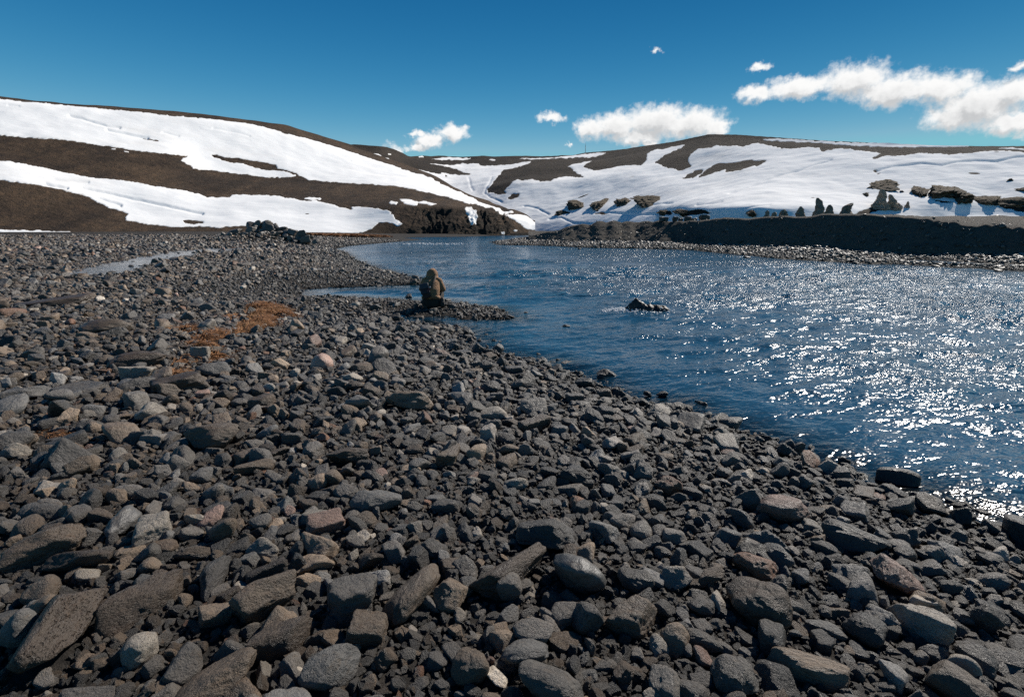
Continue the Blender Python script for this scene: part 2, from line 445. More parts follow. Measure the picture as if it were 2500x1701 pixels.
STREAM_PX = [(205, 668), (262, 650), (300, 642), (365, 629), (430, 614), (520, 607), (600, 606), (640, 603), (640, 608), (560, 613),
    (470, 619), (400, 632), (330, 643), (290, 660), (235, 668)]
_rx, _ry = at_z([p[0] for p in STREAM_PX], [p[1] for p in STREAM_PX], STREAM_Z)
STREAM = list(zip(_rx.tolist(), _ry.tolist()))

def river_sd(x, y):
    return np.minimum(signed(x, y, RIVER), signed(x, y, BACKCH))
def ground_z(x, y, sd=None):
    x = np.asarray(x, float); y = np.asarray(y, float)
    if sd is None: sd = river_sd(x, y)
    n = fbm(x * 0.35, y * 0.35, 0, 4)
    sdn = sd + (0.18 - 0.13 * smooth(y, 9, 12)) * fbm(x * 1.1, y * 1.1, 5, 3) * np.clip(np.hypot(x, y) / 8, 0.4, 1.5)
    right = smooth(x - 0.62 * y, -6, 6) * smooth(y, 14, 20)          # the low bar across the river
    top = 0.50 * (1 - right) + 0.34 * right
    land = top * (1 - np.exp(-np.maximum(sdn, 0) / 4.6))
    left = smooth(-x - 0.15 * y, 2, 45) * smooth(np.hypot(x, y), 14, 90)
    land = land + 0.55 * left + 0.055 * n * smooth(sdn, 0.2, 3.0) * (1 - left)
    bed = -0.75 * (1 - np.exp(np.minimum(sdn, 0) / 2.2))
    h = np.where(sdn > 0, land, bed)
    ssd = signed(x, y, STREAM)
    h = h + 0.95 * np.exp(-(np.abs(x + 23.6) / 3.3) ** 2 - ((y - 51.5) / 2.0) ** 2) + 0.35 * np.exp(-((x + 25.5) / 4.6) ** 2 - ((y - 50.0) / 1.8) ** 2)      # rubble heap by the stream
    k = smooth(ssd, -0.3, 6.0)
    h = h * k + (STREAM_Z - 0.07 + 0.02 * n) * (1 - k)
    return h

# ------------------------------------------------------------------ ground: one sheet out to the horizon
def build_ground():
    az = np.concatenate([np.linspace(-180, -66, 20)[:-1], np.linspace(-66, 66, 620), np.linspace(66, 180, 20)[1:]])
    rr = np.concatenate([[0.02, 0.3, 0.6], np.geomspace(0.9, 45, 230), np.geomspace(46, 260, 110), np.geomspace(290, 6000, 14)])
    A, Rr = np.meshgrid(np.radians(az), rr)
    x, y = Rr * np.sin(A), Rr * np.cos(A)
    z = ground_z(x, y)
    me = mesh_np("ground", np.stack([x, y, z], -1).reshape(-1, 3), grid_quads(*x.shape)[:, ::-1])
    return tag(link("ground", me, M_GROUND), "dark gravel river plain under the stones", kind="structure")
build_ground()

# ------------------------------------------------------------------ the river
def wave_z(x, y, sd, step):
    c, s = math.cos(R(25)), math.sin(R(25))
    q, r = (x * c + y * s) * 0.55, (-x * s + y * c)
    amp = 0.40 + 0.60 * smooth(-sd, 0.2, 4.0)
    amp = amp * (1 - 0.75 * smooth(y, 10.5, 12.5) * smooth(y, 24, 18) * smooth(x, 0.6, -1.2) * smooth(-sd, 1.6, 0.8))      # sheltered pocket behind the spit
    gust = 0.7 + 0.6 * smooth(fbm(q * 0.13, r * 0.2, 3, 2), -0.4, 0.5)
    z = 0
    for lam, a in ((2.6, 0.048), (1.3, 0.052), (0.6, 0.030), (0.28, 0.012)):
        f = np.clip(lam / (step * 3.0) - 0.35, 0, 1)
        nn = fbm(q / lam, r / lam, lam * 7, 2)
        z = z + a * f * (1.0 - 2.4 * np.abs(nn)) 
    return z * amp * gust, amp * gust
def build_river():
    u = np.arange(640, 2720, 2.8)
    v = np.concatenate([np.arange(567.6, 600, 0.8), np.arange(600, 680, 1.2), np.arange(680, 900, 1.9), np.arange(900, 1420, 2.9)])
    U, V = np.meshgrid(u, v)
    x, y = at_z(U, V, 0.0)
    sd = river_sd(x, y)
    step = np.gradient(y, axis=0); step = np.abs(step)
    z, am = wave_z(x, y, sd, step)
    f = sd < 0.9
    m = f[:-1, :-1] | f[1:, 1:] | f[1:, :-1] | f[:-1, 1:]
    q = grid_quads(*x.shape, mask=m)
    verts = np.stack([x, y, z - 0.02], -1).reshape(-1, 3)
    verts, q, used = compact(verts, q)
    me = mesh_np("river", verts, q[:, ::-1])
    at = me.attributes.new("rough", 'FLOAT', 'POINT'); at.data.foreach_set("value", am.reshape(-1)[used].astype(np.float32))
    at = me.attributes.new("deep", 'FLOAT', 'POINT'); at.data.foreach_set("value", smooth(-sd, 0.0, 1.0).reshape(-1)[used].astype(np.float32))
    o = tag(link("river", me, M_WATER), "rippled blue river with sun glitter", kind="structure")
    # the part of the river outside the framed stretch, coarser
    u2 = np.arange(2717.2, 3900, 12); v2 = np.arange(567.6, 1420, 6)
    U, V = np.meshgrid(u2, v2); x, y = at_z(U, V, 0.0); sd = river_sd(x, y); f = sd < 0.9
    m = f[:-1, :-1] & f[1:, 1:]
    vv, q, used = compact(np.stack([x, y, 0 * x - 0.02], -1).reshape(-1, 3), grid_quads(*x.shape, mask=m))
    me = mesh_np("river_outer", vv, q[:, ::-1]); at = me.attributes.new("rough", 'FLOAT', 'POINT')
    at.data.foreach_set("value", np.ones(len(vv), np.float32))
    at = me.attributes.new("deep", 'FLOAT', 'POINT'); at.data.foreach_set("value", np.ones(len(vv), np.float32))
    o2 = link("river_reach", me, M_WATER); tag(o2, "river flowing on past the stony beach", kind="structure")
build_river()
def build_stream():
    xs = [p[0] for p in STREAM]; ys = [p[1] for p in STREAM]
    gx, gy = np.meshgrid(np.arange(min(xs) - 1, max(xs) + 1, 0.18), np.arange(min(ys) - 1, max(ys) + 1, 0.3))
    sd = signed(gx, gy, STREAM); f = sd < 0.7
    m = f[:-1, :-1] & f[1:, 1:]
    z = STREAM_Z + 0.012 * fbm(gx * 2.5, gy * 2.5, 0, 3)
    vv, q, used = compact(np.stack([gx, gy, z], -1).reshape(-1, 3), grid_quads(*gx.shape, mask=m))
    me = mesh_np("stream", vv, q); at = me.attributes.new("rough", 'FLOAT', 'POINT')
    at.data.foreach_set("value", np.full(len(vv), 0.14, np.float32))
    at = me.attributes.new("deep", 'FLOAT', 'POINT'); at.data.foreach_set("value", np.full(len(vv), 0.8, np.float32))
    tag(link("stream", me, M_STREAM), "shallow stream trickling through the stones below the boulder pile", kind="structure")
build_stream()

# ------------------------------------------------------------------ hills as height sheets
def gauss1(a, s, axis):
    if s <= 0: return a
    n = int(3 * s) + 1; k = np.exp(-0.5 * (np.arange(-n, n + 1) / s) ** 2); k /= k.sum()
    pad = [(0, 0)] * a.ndim; pad[axis] = (n, n)
    b = np.pad(a, pad, mode='edge'); out = np.zeros_like(a, dtype=float)
    for i, w_ in enumerate(k):
        sl = [slice(None)] * a.ndim; sl[axis] = slice(i, i + a.shape[axis]); out += w_ * b[tuple(sl)]
    return out
class Sheet:
    """a hillside: for each column of bearings a profile of (v, distance) rows from the foot to the crest"""
    def __init__(self, stations, du, dv, su=12, sv=5):
        us = [s[0] for s in stations]; K = len(stations[0][1])
        self.u = np.arange(us[0], us[-1] + du, du)
        vc = np.stack([np.interp(self.u, us, [s[1][k][0] for s in stations]) for k in range(K)])
        dc = np.stack([np.interp(self.u, us, [s[1][k][1] for s in stations]) for k in range(K)])
        sky = vc[-1].copy()
        vc = gauss1(vc, su, 1); dc = gauss1(dc, su, 1); vc[-1] = gauss1(sky[None], 2.2, 1)[0]
        span = np.max(vc[0] - vc[-1]); nr = int(span / dv)
        s = np.linspace(0, 1, nr)
        self.V = np.zeros((nr, len(self.u))); self.D = np.zeros_like(self.V)
        for j in range(len(self.u)):
            vv = vc[:, j].copy()
            for k in range(1, K): vv[k] = min(vv[k], vv[k - 1] - 0.2)
            col = vv[0] + (vv[-1] - vv[0]) * s
            self.V[:, j] = col
            self.D[:, j] = np.interp(-col, -vv, dc[:, j])
        self.D = gauss1(gauss1(self.D, sv, 0), 4, 1)
        self.U = np.broadcast_to(self.u[None, :], self.V.shape)
        self.x, self.y, self.z = at_D(self.U, self.V, self.D)
    def relief(self, fn):
        self.z = self.z + fn(self.x, self.y, self.U, self.V)
    def point(self, u, v):
        j = int(np.clip(round((u - self.u[0]) / (self.u[1] - self.u[0])), 0, len(self.u) - 1))
        i = int(np.argmin(np.abs(self.V[:, j] - v)))
        return Vector((self.x[i, j], self.y[i, j], self.z[i, j])), self.D[i, j]
    def mesh(self, name, foot=3.0, back=(40, 12)):
        X = np.vstack([self.x[:1] * 0.98, self.x, self.x[-1:] * (1 + back[0] / self.D[-1:]), self.x[-1:] * (1 + 6 * back[0] / self.D[-1:])])
        Y = np.vstack([self.y[:1] * 0.98, self.y, self.y[-1:] * (1 + back[0] / self.D[-1:]), self.y[-1:] * (1 + 6 * back[0] / self.D[-1:])])
        Z = np.vstack([self.z[:1] - foot, self.z, self.z[-1:] - back[1] * 0.2, self.z[-1:] - back[1] * 5])
        return mesh_np(name, np.stack([X, Y, Z], -1).reshape(-1, 3), grid_quads(*X.shape))

SCALE_MASK = 1.0
def raster(polys_add, polys_cut, u0, u1, v0, v1):
    uu, vv = np.meshgrid(np.arange(u0, u1), np.arange(v0, v1))
    m = np.zeros(uu.shape, bool)
    for p in polys_add: m |= inside_poly(uu, vv, p)
    for p in polys_cut: m &= ~inside_poly(uu, vv, p)
    return m.astype(float)
def sample(img, u, v, u0, v0):
    uu = np.clip(u - u0, 0, img.shape[1] - 1.001); vv = np.clip(v - v0, 0, img.shape[0] - 1.001)
    i, j = vv.astype(int), uu.astype(int); fi, fj = vv - i, uu - j
    return (img[i, j] * (1 - fi) * (1 - fj) + img[i + 1, j] * fi * (1 - fj) + img[i, j + 1] * (1 - fi) * fj + img[i + 1, j + 1] * fi * fj)
def snow_on(sheet, img, u0, v0, names, ragged=2.9, lift=0.09):
    """snow cover as its own thick sheets, one object for each patch, lying on the hillside"""
    ru = fbm(sheet.U / 14.0, sheet.V / 6.0, 1, 4) * ragged; rv = fbm(sheet.U / 16.0, sheet.V / 6.0, 9, 4) * ragged * 0.7
    f = sample(img, sheet.U + ru, sheet.V + rv, u0, v0)
    f = f + 0.09 * fbm(sheet.U / 5.0, sheet.V / 2.2, 4, 3) * np.exp(-((f - 0.5) / 0.35) ** 2)
    off = np.clip((f - 0.5) * 0.6, -0.30, lift)
    g = f > 0.18
    m = g[:-1, :-1] | g[1:, 1:] | g[1:, :-1] | g[:-1, 1:]
    # connected patches
    lab = np.where(m, np.arange(m.size).reshape(m.shape) + 1, 0)
    while True:
        old = lab.copy()
        for _ in range(60):
            n = lab.copy()
            n[1:] = np.maximum(n[1:], lab[:-1]); n[:-1] = np.maximum(n[:-1], lab[1:])
            n[:, 1:] = np.maximum(n[:, 1:], lab[:, :-1]); n[:, :-1] = np.maximum(n[:, :-1], lab[:, 1:])
            lab = np.where(m, n, 0)
        # long runs along rows and columns at once
        for ax in (0, 1):
            for rev in (False, True):
                a = np.flip(lab, ax) if rev else lab
                mm = np.flip(m, ax) if rev else m
                a = np.moveaxis(a.copy(), ax, 0); mm2 = np.moveaxis(mm, ax, 0)
                for i in range(1, a.shape[0]):
                    a[i] = np.where(mm2[i] & mm2[i - 1], np.maximum(a[i], a[i - 1]), a[i])
                a = np.moveaxis(a, 0, ax); lab = np.flip(a, ax) if rev else a
        if np.array_equal(old, lab): break
    ids, cnt = np.unique(lab[lab > 0], return_counts=True)
    Z = sheet.z + off + 0.10 * fbm(sheet.x / 14 + sheet.y / 30, sheet.y / 7, 2, 4) * smooth(f, 0.5, 0.9)
    verts = np.stack([sheet.x, sheet.y, Z], -1).reshape(-1, 3)
    allq = grid_quads(*sheet.x.shape, mask=None).reshape(m.shape[0], m.shape[1], 4)
    made = []
    for i in ids[np.argsort(-cnt)]:
        sel = lab == i
        if sel.sum() < 5: continue
        vv, q, used = compact(verts, allq[sel])
        me = mesh_np("snow_patch", vv, q)
        at = me.attributes.new("cover", 'FLOAT', 'POINT'); at.data.foreach_set("value", f.reshape(-1)[used].astype(np.float32))
        uc, vcen = sheet.U[:-1, :-1][sel].mean(), sheet.V[:-1, :-1][sel].mean()
        o = link("snow_patch", me, M_SNOW)
        tag(o, names(len(made), uc, vcen, sel.sum()), kind="structure"); made.append(o)
    return made

LEFT = Sheet([
    (-420, [(577, 96), (422, 118), (376, 128), (308, 140), (215, 160), (190, 168)]),
    (0, [(577, 104), (442, 126), (396, 138), (332, 154), (243, 178), (235, 186)]),
    (160, [(577, 108), (466, 128), (425, 142), (342, 160), (258, 186), (252, 196)]),
    (300, [(577, 111), (520, 126), (444, 144), (362, 165), (271, 194), (262, 205)]),
    (420, [(577, 113), (548, 122), (460, 145), (380, 170), (284, 200), (270, 212)]),
    (500, [(577, 115), (554, 122), (478, 146), (415, 174), (290, 205), (279, 218)]),
    (700, [(577, 118), (560, 124), (490, 147), (436, 180), (328, 220), (306, 236)]),
    (860, [(576, 122), (556, 128), (508, 143), (453, 182), (374, 228), (353, 250)]),
    (905, [(575, 124), (545, 129), (502, 141), (456, 180), (388, 228), (373, 250)]),
    (950, [(575, 125), (545, 128), (497, 138), (458, 176), (404, 226), (391, 246)]),
    (1050, [(575, 126), (545, 128.5), (500, 136), (471, 168), (433, 214), (423, 232)]),
    (1150, [(574, 128), (540, 131), (502, 138), (490, 156), (481, 186), (474, 200)]),
    (1210, [(573, 131), (545, 134), (514, 139), (507, 150), (503, 168), (496, 180)]),
    (1250, [(571, 134), (550, 137), (526, 141), (519, 148), (512, 158), (508, 166)]),
    (1290, [(569, 138), (557, 140), (543, 143), (537, 146), (530, 150), (525, 153)]),
    (1306, [(568, 142), (564, 143), (558, 144), (553, 146), (549, 148), (546, 150)]),
], 2.6, 1.7)
LTRACKS = [([(170, 284), (200, 290), (232, 300), (262, 308), (292, 312)], 0.9), ([(262, 318), (310, 326), (360, 335)], 1.1), ([(398, 322), (435, 332)], 0.5),
    ([(110, 450), (165, 462)], 1.0), ([(200, 462), (250, 472), (310, 484), (420, 505), (495, 520)], 0.8), ([(235, 484), (265, 492), (295, 502)], 0.9), ([(130, 441), (215, 449)], 0.5),
    ([(520, 315), (560, 322), (610, 335)], 0.4), ([(20, 258), (45, 262)], 0.3)]
def relief_left(x, y, U, V):
    a = smooth(U, 1330, 1200)
    far = 1.0 * fbm(x / 38, y / 38, 0, 4) * smooth(V, 585, 540)
    cl = smooth(U, 960, 1010) * smooth(U, 1262, 1215) * smooth(V, 500, 512) * smooth(V, 578, 566)
    wob = 1.2 * fbm(U / 40, V / 30, 7, 3)
    gul = cl * (1.5 * np.abs(perlin(U / 26 + V / 70 + wob, V / 90, 2)) + 0.8 * np.abs(perlin(U / 9 + V / 40 + wob, V / 40, 4)) + 0.45 * fbm(x / 2, y / 2, 4, 4)) * (0.4 + 0.9 * smooth(perlin(U / 45, 0.3, 8), -0.4, 0.5))
    strk = 0.55 * np.abs(perlin(U / 22 + V / 70, V / 160, 3)) + 0.25 * np.abs(perlin(U / 8 + V / 40, V / 90, 5))
    z = a * far * 0.8 - gul
    for pts, dep in LTRACKS:
        d = poly_dist(U + 1.5 * fbm(U / 20, V / 20, 2, 2), V + fbm(U / 30, V / 30, 6, 2), pts, closed=False)
        z = z - 0.45 * dep * np.exp(-(d / 2.6) ** 2)
    return z
LEFT.relief(relief_left)
tag(link("hill_left", LEFT.mesh("hill_left"), M_HILL_L), "brown scree hill with the eroded black cliff at its foot", kind="structure")

S_UPPER = [(-420, 214), (-300, 222), (0, 241), (60, 247), (160, 258), (250, 267), (300, 271), (400, 283), (450, 287), (500, 290), (587, 301),
    (648, 312), (696, 328), (723, 334), (791, 350), (826, 361), (851, 370), (905, 388), (954, 405), (1003, 420), (1051, 432), (1094, 452),
    (1150, 478), (1180, 494), (1201, 501), (1218, 505), (1261, 517), (1242, 518), (1223, 514), (1201, 506), (1169, 499), (1134, 493),
    (1126, 488), (1094, 478), (1051, 470), (986, 461), (943, 457), (883, 453), (814, 446), (753, 440), (730, 429), (705, 433), (655, 431),
    (587, 423), (518, 416), (470, 412), (473, 409), (440, 391), (460, 382), (380, 372), (304, 361), (253, 352), (228, 349), (177, 343),
    (111, 338), (63, 335), (0, 331), (-300, 312), (-420, 306)]
H_UPPER = [(514, 377), (530, 378), (552, 385), (578, 385), (621, 391), (648, 396), (673, 402), (678, 410), (700, 416), (728, 427), (726, 430),
    (700, 420), (671, 415), (648, 414), (621, 407), (591, 397), (564, 397), (541, 391), (525, 386)]
S_LOWER = [(-420, 368), (-300, 375), (0, 396), (30, 397), (60, 403), (130, 417), (200, 433), (240, 439), (330, 447), (400, 457), (470, 469), (482, 472),
    (509, 481), (564, 479), (566, 473), (614, 476), (671, 480), (700, 488), (714, 488), (735, 493), (776, 494), (814, 504), (860, 512),
    (855, 504), (894, 505), (943, 511), (956, 518), (964, 529), (985, 545), (973, 549), (943, 539), (924, 540), (912, 553), (896, 562), (880, 568),
    (855, 571), (791, 573), (746, 573), (680, 566), (609, 555), (564, 557), (530, 559), (484, 552), (425, 553), (395, 547), (349, 543),
    (306, 535), (305, 526), (314, 520), (299, 514), (268, 506), (238, 493), (210, 480), (162, 468), (101, 454), (56, 448), (0, 440), (-420, 425)]
H_LOWER = [(445, 535), (462, 534), (480, 537), (505, 545), (470, 546), (450, 541)]
S_MISC = [[(-420, 552), (0, 559), (100, 562), (170, 566), (205, 569), (150, 570.5), (80, 569.5), (0, 567), (-420, 560)],
    [(973, 485), (995, 485), (1019, 488), (1022, 497), (1001, 499), (986, 494)], [(1022, 488), (1038, 487), (1070, 496), (1051, 499), (1023, 493)],
    [(949, 492), (971, 491), (970, 497), (952, 496)],
    [(1134, 502), (1162, 505), (1168, 527), (1162, 536), (1155, 545), (1145, 535), (1143, 522)],
    [(1223, 517), (1242, 522), (1283, 526), (1296, 536), (1310, 545), (1310, 562), (1287, 560), (1266, 546), (1244, 529)],
    [(1219, 562), (1227, 560), (1236, 563), (1227, 566)], [(1250, 562), (1258, 560), (1267, 563), (1258, 565.5)],
    [(268, 360), (280, 359), (284, 362), (272, 362.5)], [(300, 367), (312, 367), (317, 370), (304, 371)],
    [(735, 488), (760, 485), (785, 487), (784, 492), (760, 491)]]
img = gauss1(gauss1(raster([S_UPPER, S_LOWER] + S_MISC, [H_UPPER, H_LOWER], -420, 1330, 180, 600), 1.5, 0), 1.5, 1)
def names_left(i, u, v, n):
    if i == 0: return "wide upper snowfield on the brown left hill"
    if i == 1: return "lower snow slope behind the boulder pile"
    return "small snow patch on the brown hill near the cliff" if v < 555 else "thin strip of snow at the foot of the brown hill"
snow_on(LEFT, img, -420, 180, names_left)

FAR = Sheet([
    (740,  [(566, 205), (540, 215), (500, 240), (440, 290), (400, 320), (395, 340)]),
    (860,  [(566, 205), (540, 215), (490, 240), (430, 280), (375, 310), (352, 330)]),
    (945,  [(566, 205), (540, 215), (490, 245), (430, 285), (385, 315), (359, 335)]),
    (1000, [(566, 205), (545, 215), (495, 250), (440, 300), (400, 350), (380, 390)]),
    (1040, [(566, 205), (548, 215), (498, 255), (440, 310), (400, 365), (379, 410)]),
    (1100, [(567, 205), (550, 214), (500, 252), (450, 310), (405, 380), (384, 430)]),
    (1170, [(569, 204), (550, 212), (500, 245), (450, 295), (405, 375), (384, 430)]),
    (1220, [(571, 203), (548, 211), (500, 235), (450, 262), (405, 360), (383, 430)]),
    (1300, [(571, 202), (545, 209), (500, 228), (440, 255), (405, 330), (380, 425)]),
    (1400, [(571, 188), (543, 196), (500, 214), (440, 247), (400, 318), (378.5, 405)]),
    (1440, [(571, 181), (541, 189), (502, 206), (436, 242), (395, 310), (372, 392)]),
    (1480, [(569, 173), (540, 181), (504, 196), (433, 236), (392, 300), (368.5, 375)]),
    (1560, [(562, 158), (538, 166), (505, 180), (430, 220), (386, 275), (358.5, 340)]),
    (1640, [(553, 144), (537, 148), (508, 155), (430, 203), (380, 250), (347, 305)]),
    (1680, [(550, 137), (536, 140), (508, 144), (430, 195), (375, 238), (339, 287)]),
    (1730, [(548, 129), (537, 130), (505, 133), (430, 185), (370, 224), (328, 265)]),
    (1800, [(547, 122), (537, 123), (500, 125), (430, 174), (370, 206), (329, 242)]),
    (1900, [(546, 116), (536, 117), (508, 119), (430, 162), (375, 188), (336, 215)]),
    (2000, [(546, 113), (538, 115), (515, 119), (430, 154), (380, 175), (343, 196)]),
    (2100, [(546, 113), (538, 116), (515, 121), (430, 148), (382, 166), (347.5, 182)]),
    (2180, [(546, 113), (538, 118), (510, 124), (430, 146), (385, 162), (351, 175)]),
    (2300, [(546, 113), (537, 120), (502, 124), (430, 142), (385, 158), (357, 170)]),
    (2400, [(546, 113), (536, 121), (505, 126), (430, 143), (385, 157), (358, 168)]),
    (2500, [(546, 113), (536, 118), (505, 122), (430, 139), (385, 153), (357, 163)]),
    (2900, [(546, 110), (536, 114), (500, 120), (430, 134), (385, 146), (362, 156)]),
], 2.6, 1.5, su=9, sv=4)
TRACKS = [  # cracks, drift lips and ski tracks in the snow: (points, depth)
    ([(2140, 417), (2180, 407), (2250, 402), (2300, 406), (2340, 398), (2380, 395), (2430, 399), (2480, 388), (2560, 385)], 0.5),
    ([(1780, 474), (1850, 452), (1900, 432), (1950, 418), (1990, 402), (2030, 390)], 0.35),
    ([(1700, 540), (1760, 520), (1830, 508), (1880, 503)], 0.25),
    ([(1560, 508), (1600, 500), (1640, 498)], 0.3), ([(1700, 502), (1735, 497), (1762, 493)], 0.3),
    ([(1200, 435), (1188, 455), (1182, 470), (1195, 485), (1225, 494)], 0.35),
    ([(1280, 505), (1310, 507), (1340, 522)], 0.4), ([(1340, 535), (1370, 530), (1400, 545), (1440, 548)], 0.4),
    ([(1480, 520), (1540, 526), (1620, 524)], 0.4), ([(1144, 437), (1149, 452), (1156, 462)], 0.4),
    ([(1850, 340), (1860, 345)], 0.1),
]
def relief_far(x, y, U, V):
    z = 1.1 * fbm(x / 45, y / 45, 3, 4) * smooth(V, 545, 500) * smooth(V, 352, 380)
    z = z + 0.10 * fbm(x / 5, y / 3.2, 8, 3)
    for pts, dep in TRACKS:
        d = poly_dist(U + 1.5 * fbm(U / 20, V / 20, 2, 2), V, pts, closed=False)
        z = z - dep * np.exp(-(d / 2.0) ** 2)
    return z
FAR.relief(relief_far)
tag(link("hill_far", FAR.mesh("hill_far", back=(60, 8)), M_HILL_R), "snowy hills across the river with dark bare crests", kind="structure")

DARK = [(740, 300), (2900, 300), (2900, 386), (2500, 378), (2466, 375), (2408, 374), (2369, 379), (2326, 379), (2283, 376), (2250, 374), (2220, 379),
    (2192, 382), (2160, 380), (2134, 391), (2128, 387), (2153, 373), (2113, 369), (2092, 366), (2057, 361), (2040, 364), (2006, 369), (2000, 360),
    (1971, 359), (1929, 362), (1896, 359), (1873, 355), (1848, 349), (1819, 356), (1748, 357), (1729, 362), (1703, 364), (1686, 375), (1679, 390),
    (1688, 402), (1668, 411), (1636, 409), (1619, 407), (1597, 399), (1621, 383), (1651, 368), (1675, 355), (1668, 353), (1640, 359), (1619, 366),
    (1597, 366), (1580, 377), (1576, 396), (1565, 406), (1511, 405), (1479, 412), (1453, 414), (1421, 408), (1449, 391), (1415, 398), (1384, 407),
    (1410, 422), (1425, 437), (1400, 432), (1369, 430), (1352, 437), (1343, 444), (1304, 441), (1270, 445), (1264, 441), (1253, 447), (1231, 469),
    (1236, 478), (1218, 478), (1193, 470), (1189, 463), (1203, 445), (1218, 428), (1229, 418), (1304, 397), (1223, 402), (1184, 403), (1158, 399),
    (1126, 399), (1107, 403), (1083, 401), (1029, 395), (1079, 405), (1115, 412), (1126, 420), (1156, 428), (1132, 427), (1115, 429), (1087, 423),
    (1074, 423), (1091, 434), (1083, 428), (1051, 421), (1007, 409), (965, 394), (919, 374), (900, 378), (740, 420)]
DARK2 = [[(1663, 433), (1683, 418), (1703, 410), (1718, 410), (1711, 420), (1692, 432)],
    [(1703, 432), (1720, 415), (1752, 395), (1780, 396), (1819, 390), (1850, 390), (1872, 389), (1861, 400), (1848, 408), (1842, 402), (1827, 409),
     (1810, 418), (1769, 419), (1776, 410), (1748, 418)],
    [(1240, 484), (1253, 475), (1270, 474), (1263, 484), (1248, 488)],
    [(1350, 526), (1362, 518), (1378, 512), (1395, 518), (1370, 523)], [(1447, 521), (1470, 518), (1488, 523), (1470, 526)],
    [(1606, 523), (1618, 516), (1640, 520), (1645, 526), (1620, 526)], [(1650, 520), (1680, 516), (1710, 512), (1741, 520), (1700, 524), (1668, 530)],
    [(2085, 527), (2105, 517), (2135, 506), (2165, 508), (2200, 512), (2150, 514), (2110, 527)],
    [(2260, 492), (2300, 496), (2345, 505), (2300, 500)], [(2440, 505), (2500, 508), (2600, 515), (2600, 525), (2500, 520), (2450, 512)],
    [(2133, 414), (2142, 414), (2143, 418), (2134, 418)], [(2142, 421), (2149, 422), (2148, 425), (2142, 425)],
    [(1537, 433), (1550, 430), (1551, 432), (1540, 434)], [(1085, 426), (1093, 432), (1088, 434)]]
WHITE2 = [[(1022, 385), (1046, 386), (1154, 387), (1137, 392), (1115, 393), (1072, 390)], [(1182, 394), (1201, 391), (1223, 392), (1205, 395)],
    [(1251, 386), (1309, 385), (1350, 384.5), (1404, 380), (1453, 373.5), (1483, 371.5), (1470, 377), (1442, 384), (1404, 387), (1350, 390), (1309, 390)],
    [(1856, 341), (1877, 339), (1925, 340), (2009, 344), (2071, 348), (2180, 349), (2315, 353), (2380, 360), (2283, 361), (2200, 361), (2096, 357), (2009, 351),
     (1925, 346), (1873, 344)], [(2423, 363), (2500, 366), (2900, 370), (2900, 380), (2500, 371), (2455, 368)],
    [(944, 374), (952, 376), (960, 381), (948, 378)], [(1020, 381), (1036, 381), (1034, 384), (1022, 384)]]
m0 = np.ones((320, 2180)) - raster([DARK] + DARK2, WHITE2, 735, 2915, 290, 610)
img = gauss1(gauss1(m0, 1.3, 0), 1.3, 1)
def names_far(i, u, v, n):
    if i == 0: return "broad sunlit snow slope across the river"
    if u > 1700: return "thin strip of snow along the dark crest of the far hill"
    return "small snow patch among the dark crests in the distance"
snow_on(FAR, img, 735, 290, names_far, ragged=3.0)

# ------------------------------------------------------------------ the gravel terrace on the far bank
def tz(v, z): return (CAM_H - z) * 1284.0 / (v - HOR)
TERR_PX = [(1290, 586, 578, 2.0), (1350, 589, 566, 2.2), (1400, 590, 553, 2.0), (1470, 591, 543, 1.8), (1560, 592, 541, 1.9), (1690, 596, 540, 1.6),
    (1740, 597, 533, 0.8), (1800, 599, 532, 0.62), (1900, 603, 530, 0.6), (2000, 607, 525.5, 0.6), (2060, 609, 522, 0.6), (2150, 612, 523, 0.6),
    (2250, 615, 530, 0.62), (2350, 617, 541, 0.62), (2420, 619, 547.5, 0.6), (2500, 622, 550, 0.6), (2900, 634, 553, 0.6)]
BACKV = {1290: 577, 1350: 565.5, 1400: 553, 1470: 548, 1560: 547, 1690: 547, 1740: 545, 1800: 544, 1900: 543, 2000: 542, 2060: 541, 2150: 538, 2250: 529, 2350: 527, 2420: 527, 2500: 527, 2900: 529}
st = []
for (u, vb, vc_, run) in TERR_PX:
    D0 = tz(vb, 0.32)
    zc = 1.0
    for _ in range(8):
        Dc = D0 + run * max(zc - 0.3, 0.1); zc = CAM_H + (HOR - vc_) / 1284.0 * Dc
    hh = Dc - D0
    Db = 78 if u > 1650 else 74
    vb2 = BACKV[u]
    st.append((u, [(vb, D0), (vb + (vc_ - vb) * 0.5, D0 + hh * 0.5), (vc_, Dc), (min(vc_ - 0.6, vb2) if u > 2200 else vc_ - 0.3, Db if u > 2200 else Dc + 1.2)]))
TERR = Sheet(st, 2.6, 1.3, su=5, sv=1.6)
def relief_terr(x, y, U, V):
    face = smooth(V, 526, 545)
    z = (0.16 * fbm(x / 2.6, y / 2.6, 1, 4) + 0.05 * fbm(x * 1.6, y * 1.6, 3, 3)) * (0.25 + 0.75 * smooth(V, 540, 560))
    led = 0.25 * np.exp(-((V - 566 - 4 * perlin(U / 60, 0.5)) / 3.0) ** 2) * smooth(U, 1880, 1960) * smooth(U, 2250, 2150)
    rib = (smooth(U, 1700, 1560) * 0.35 * np.abs(perlin(x / 1.8, y / 6, 6)) + 0.30 * np.abs(perlin(U / 38 + V / 60, V / 90, 6)) - 0.10) * face + 0.10 * fbm(U / 60, 0.7, 3, 3) * smooth(V, 560, 530)
    return z - led + rib
TERR.relief(relief_terr)
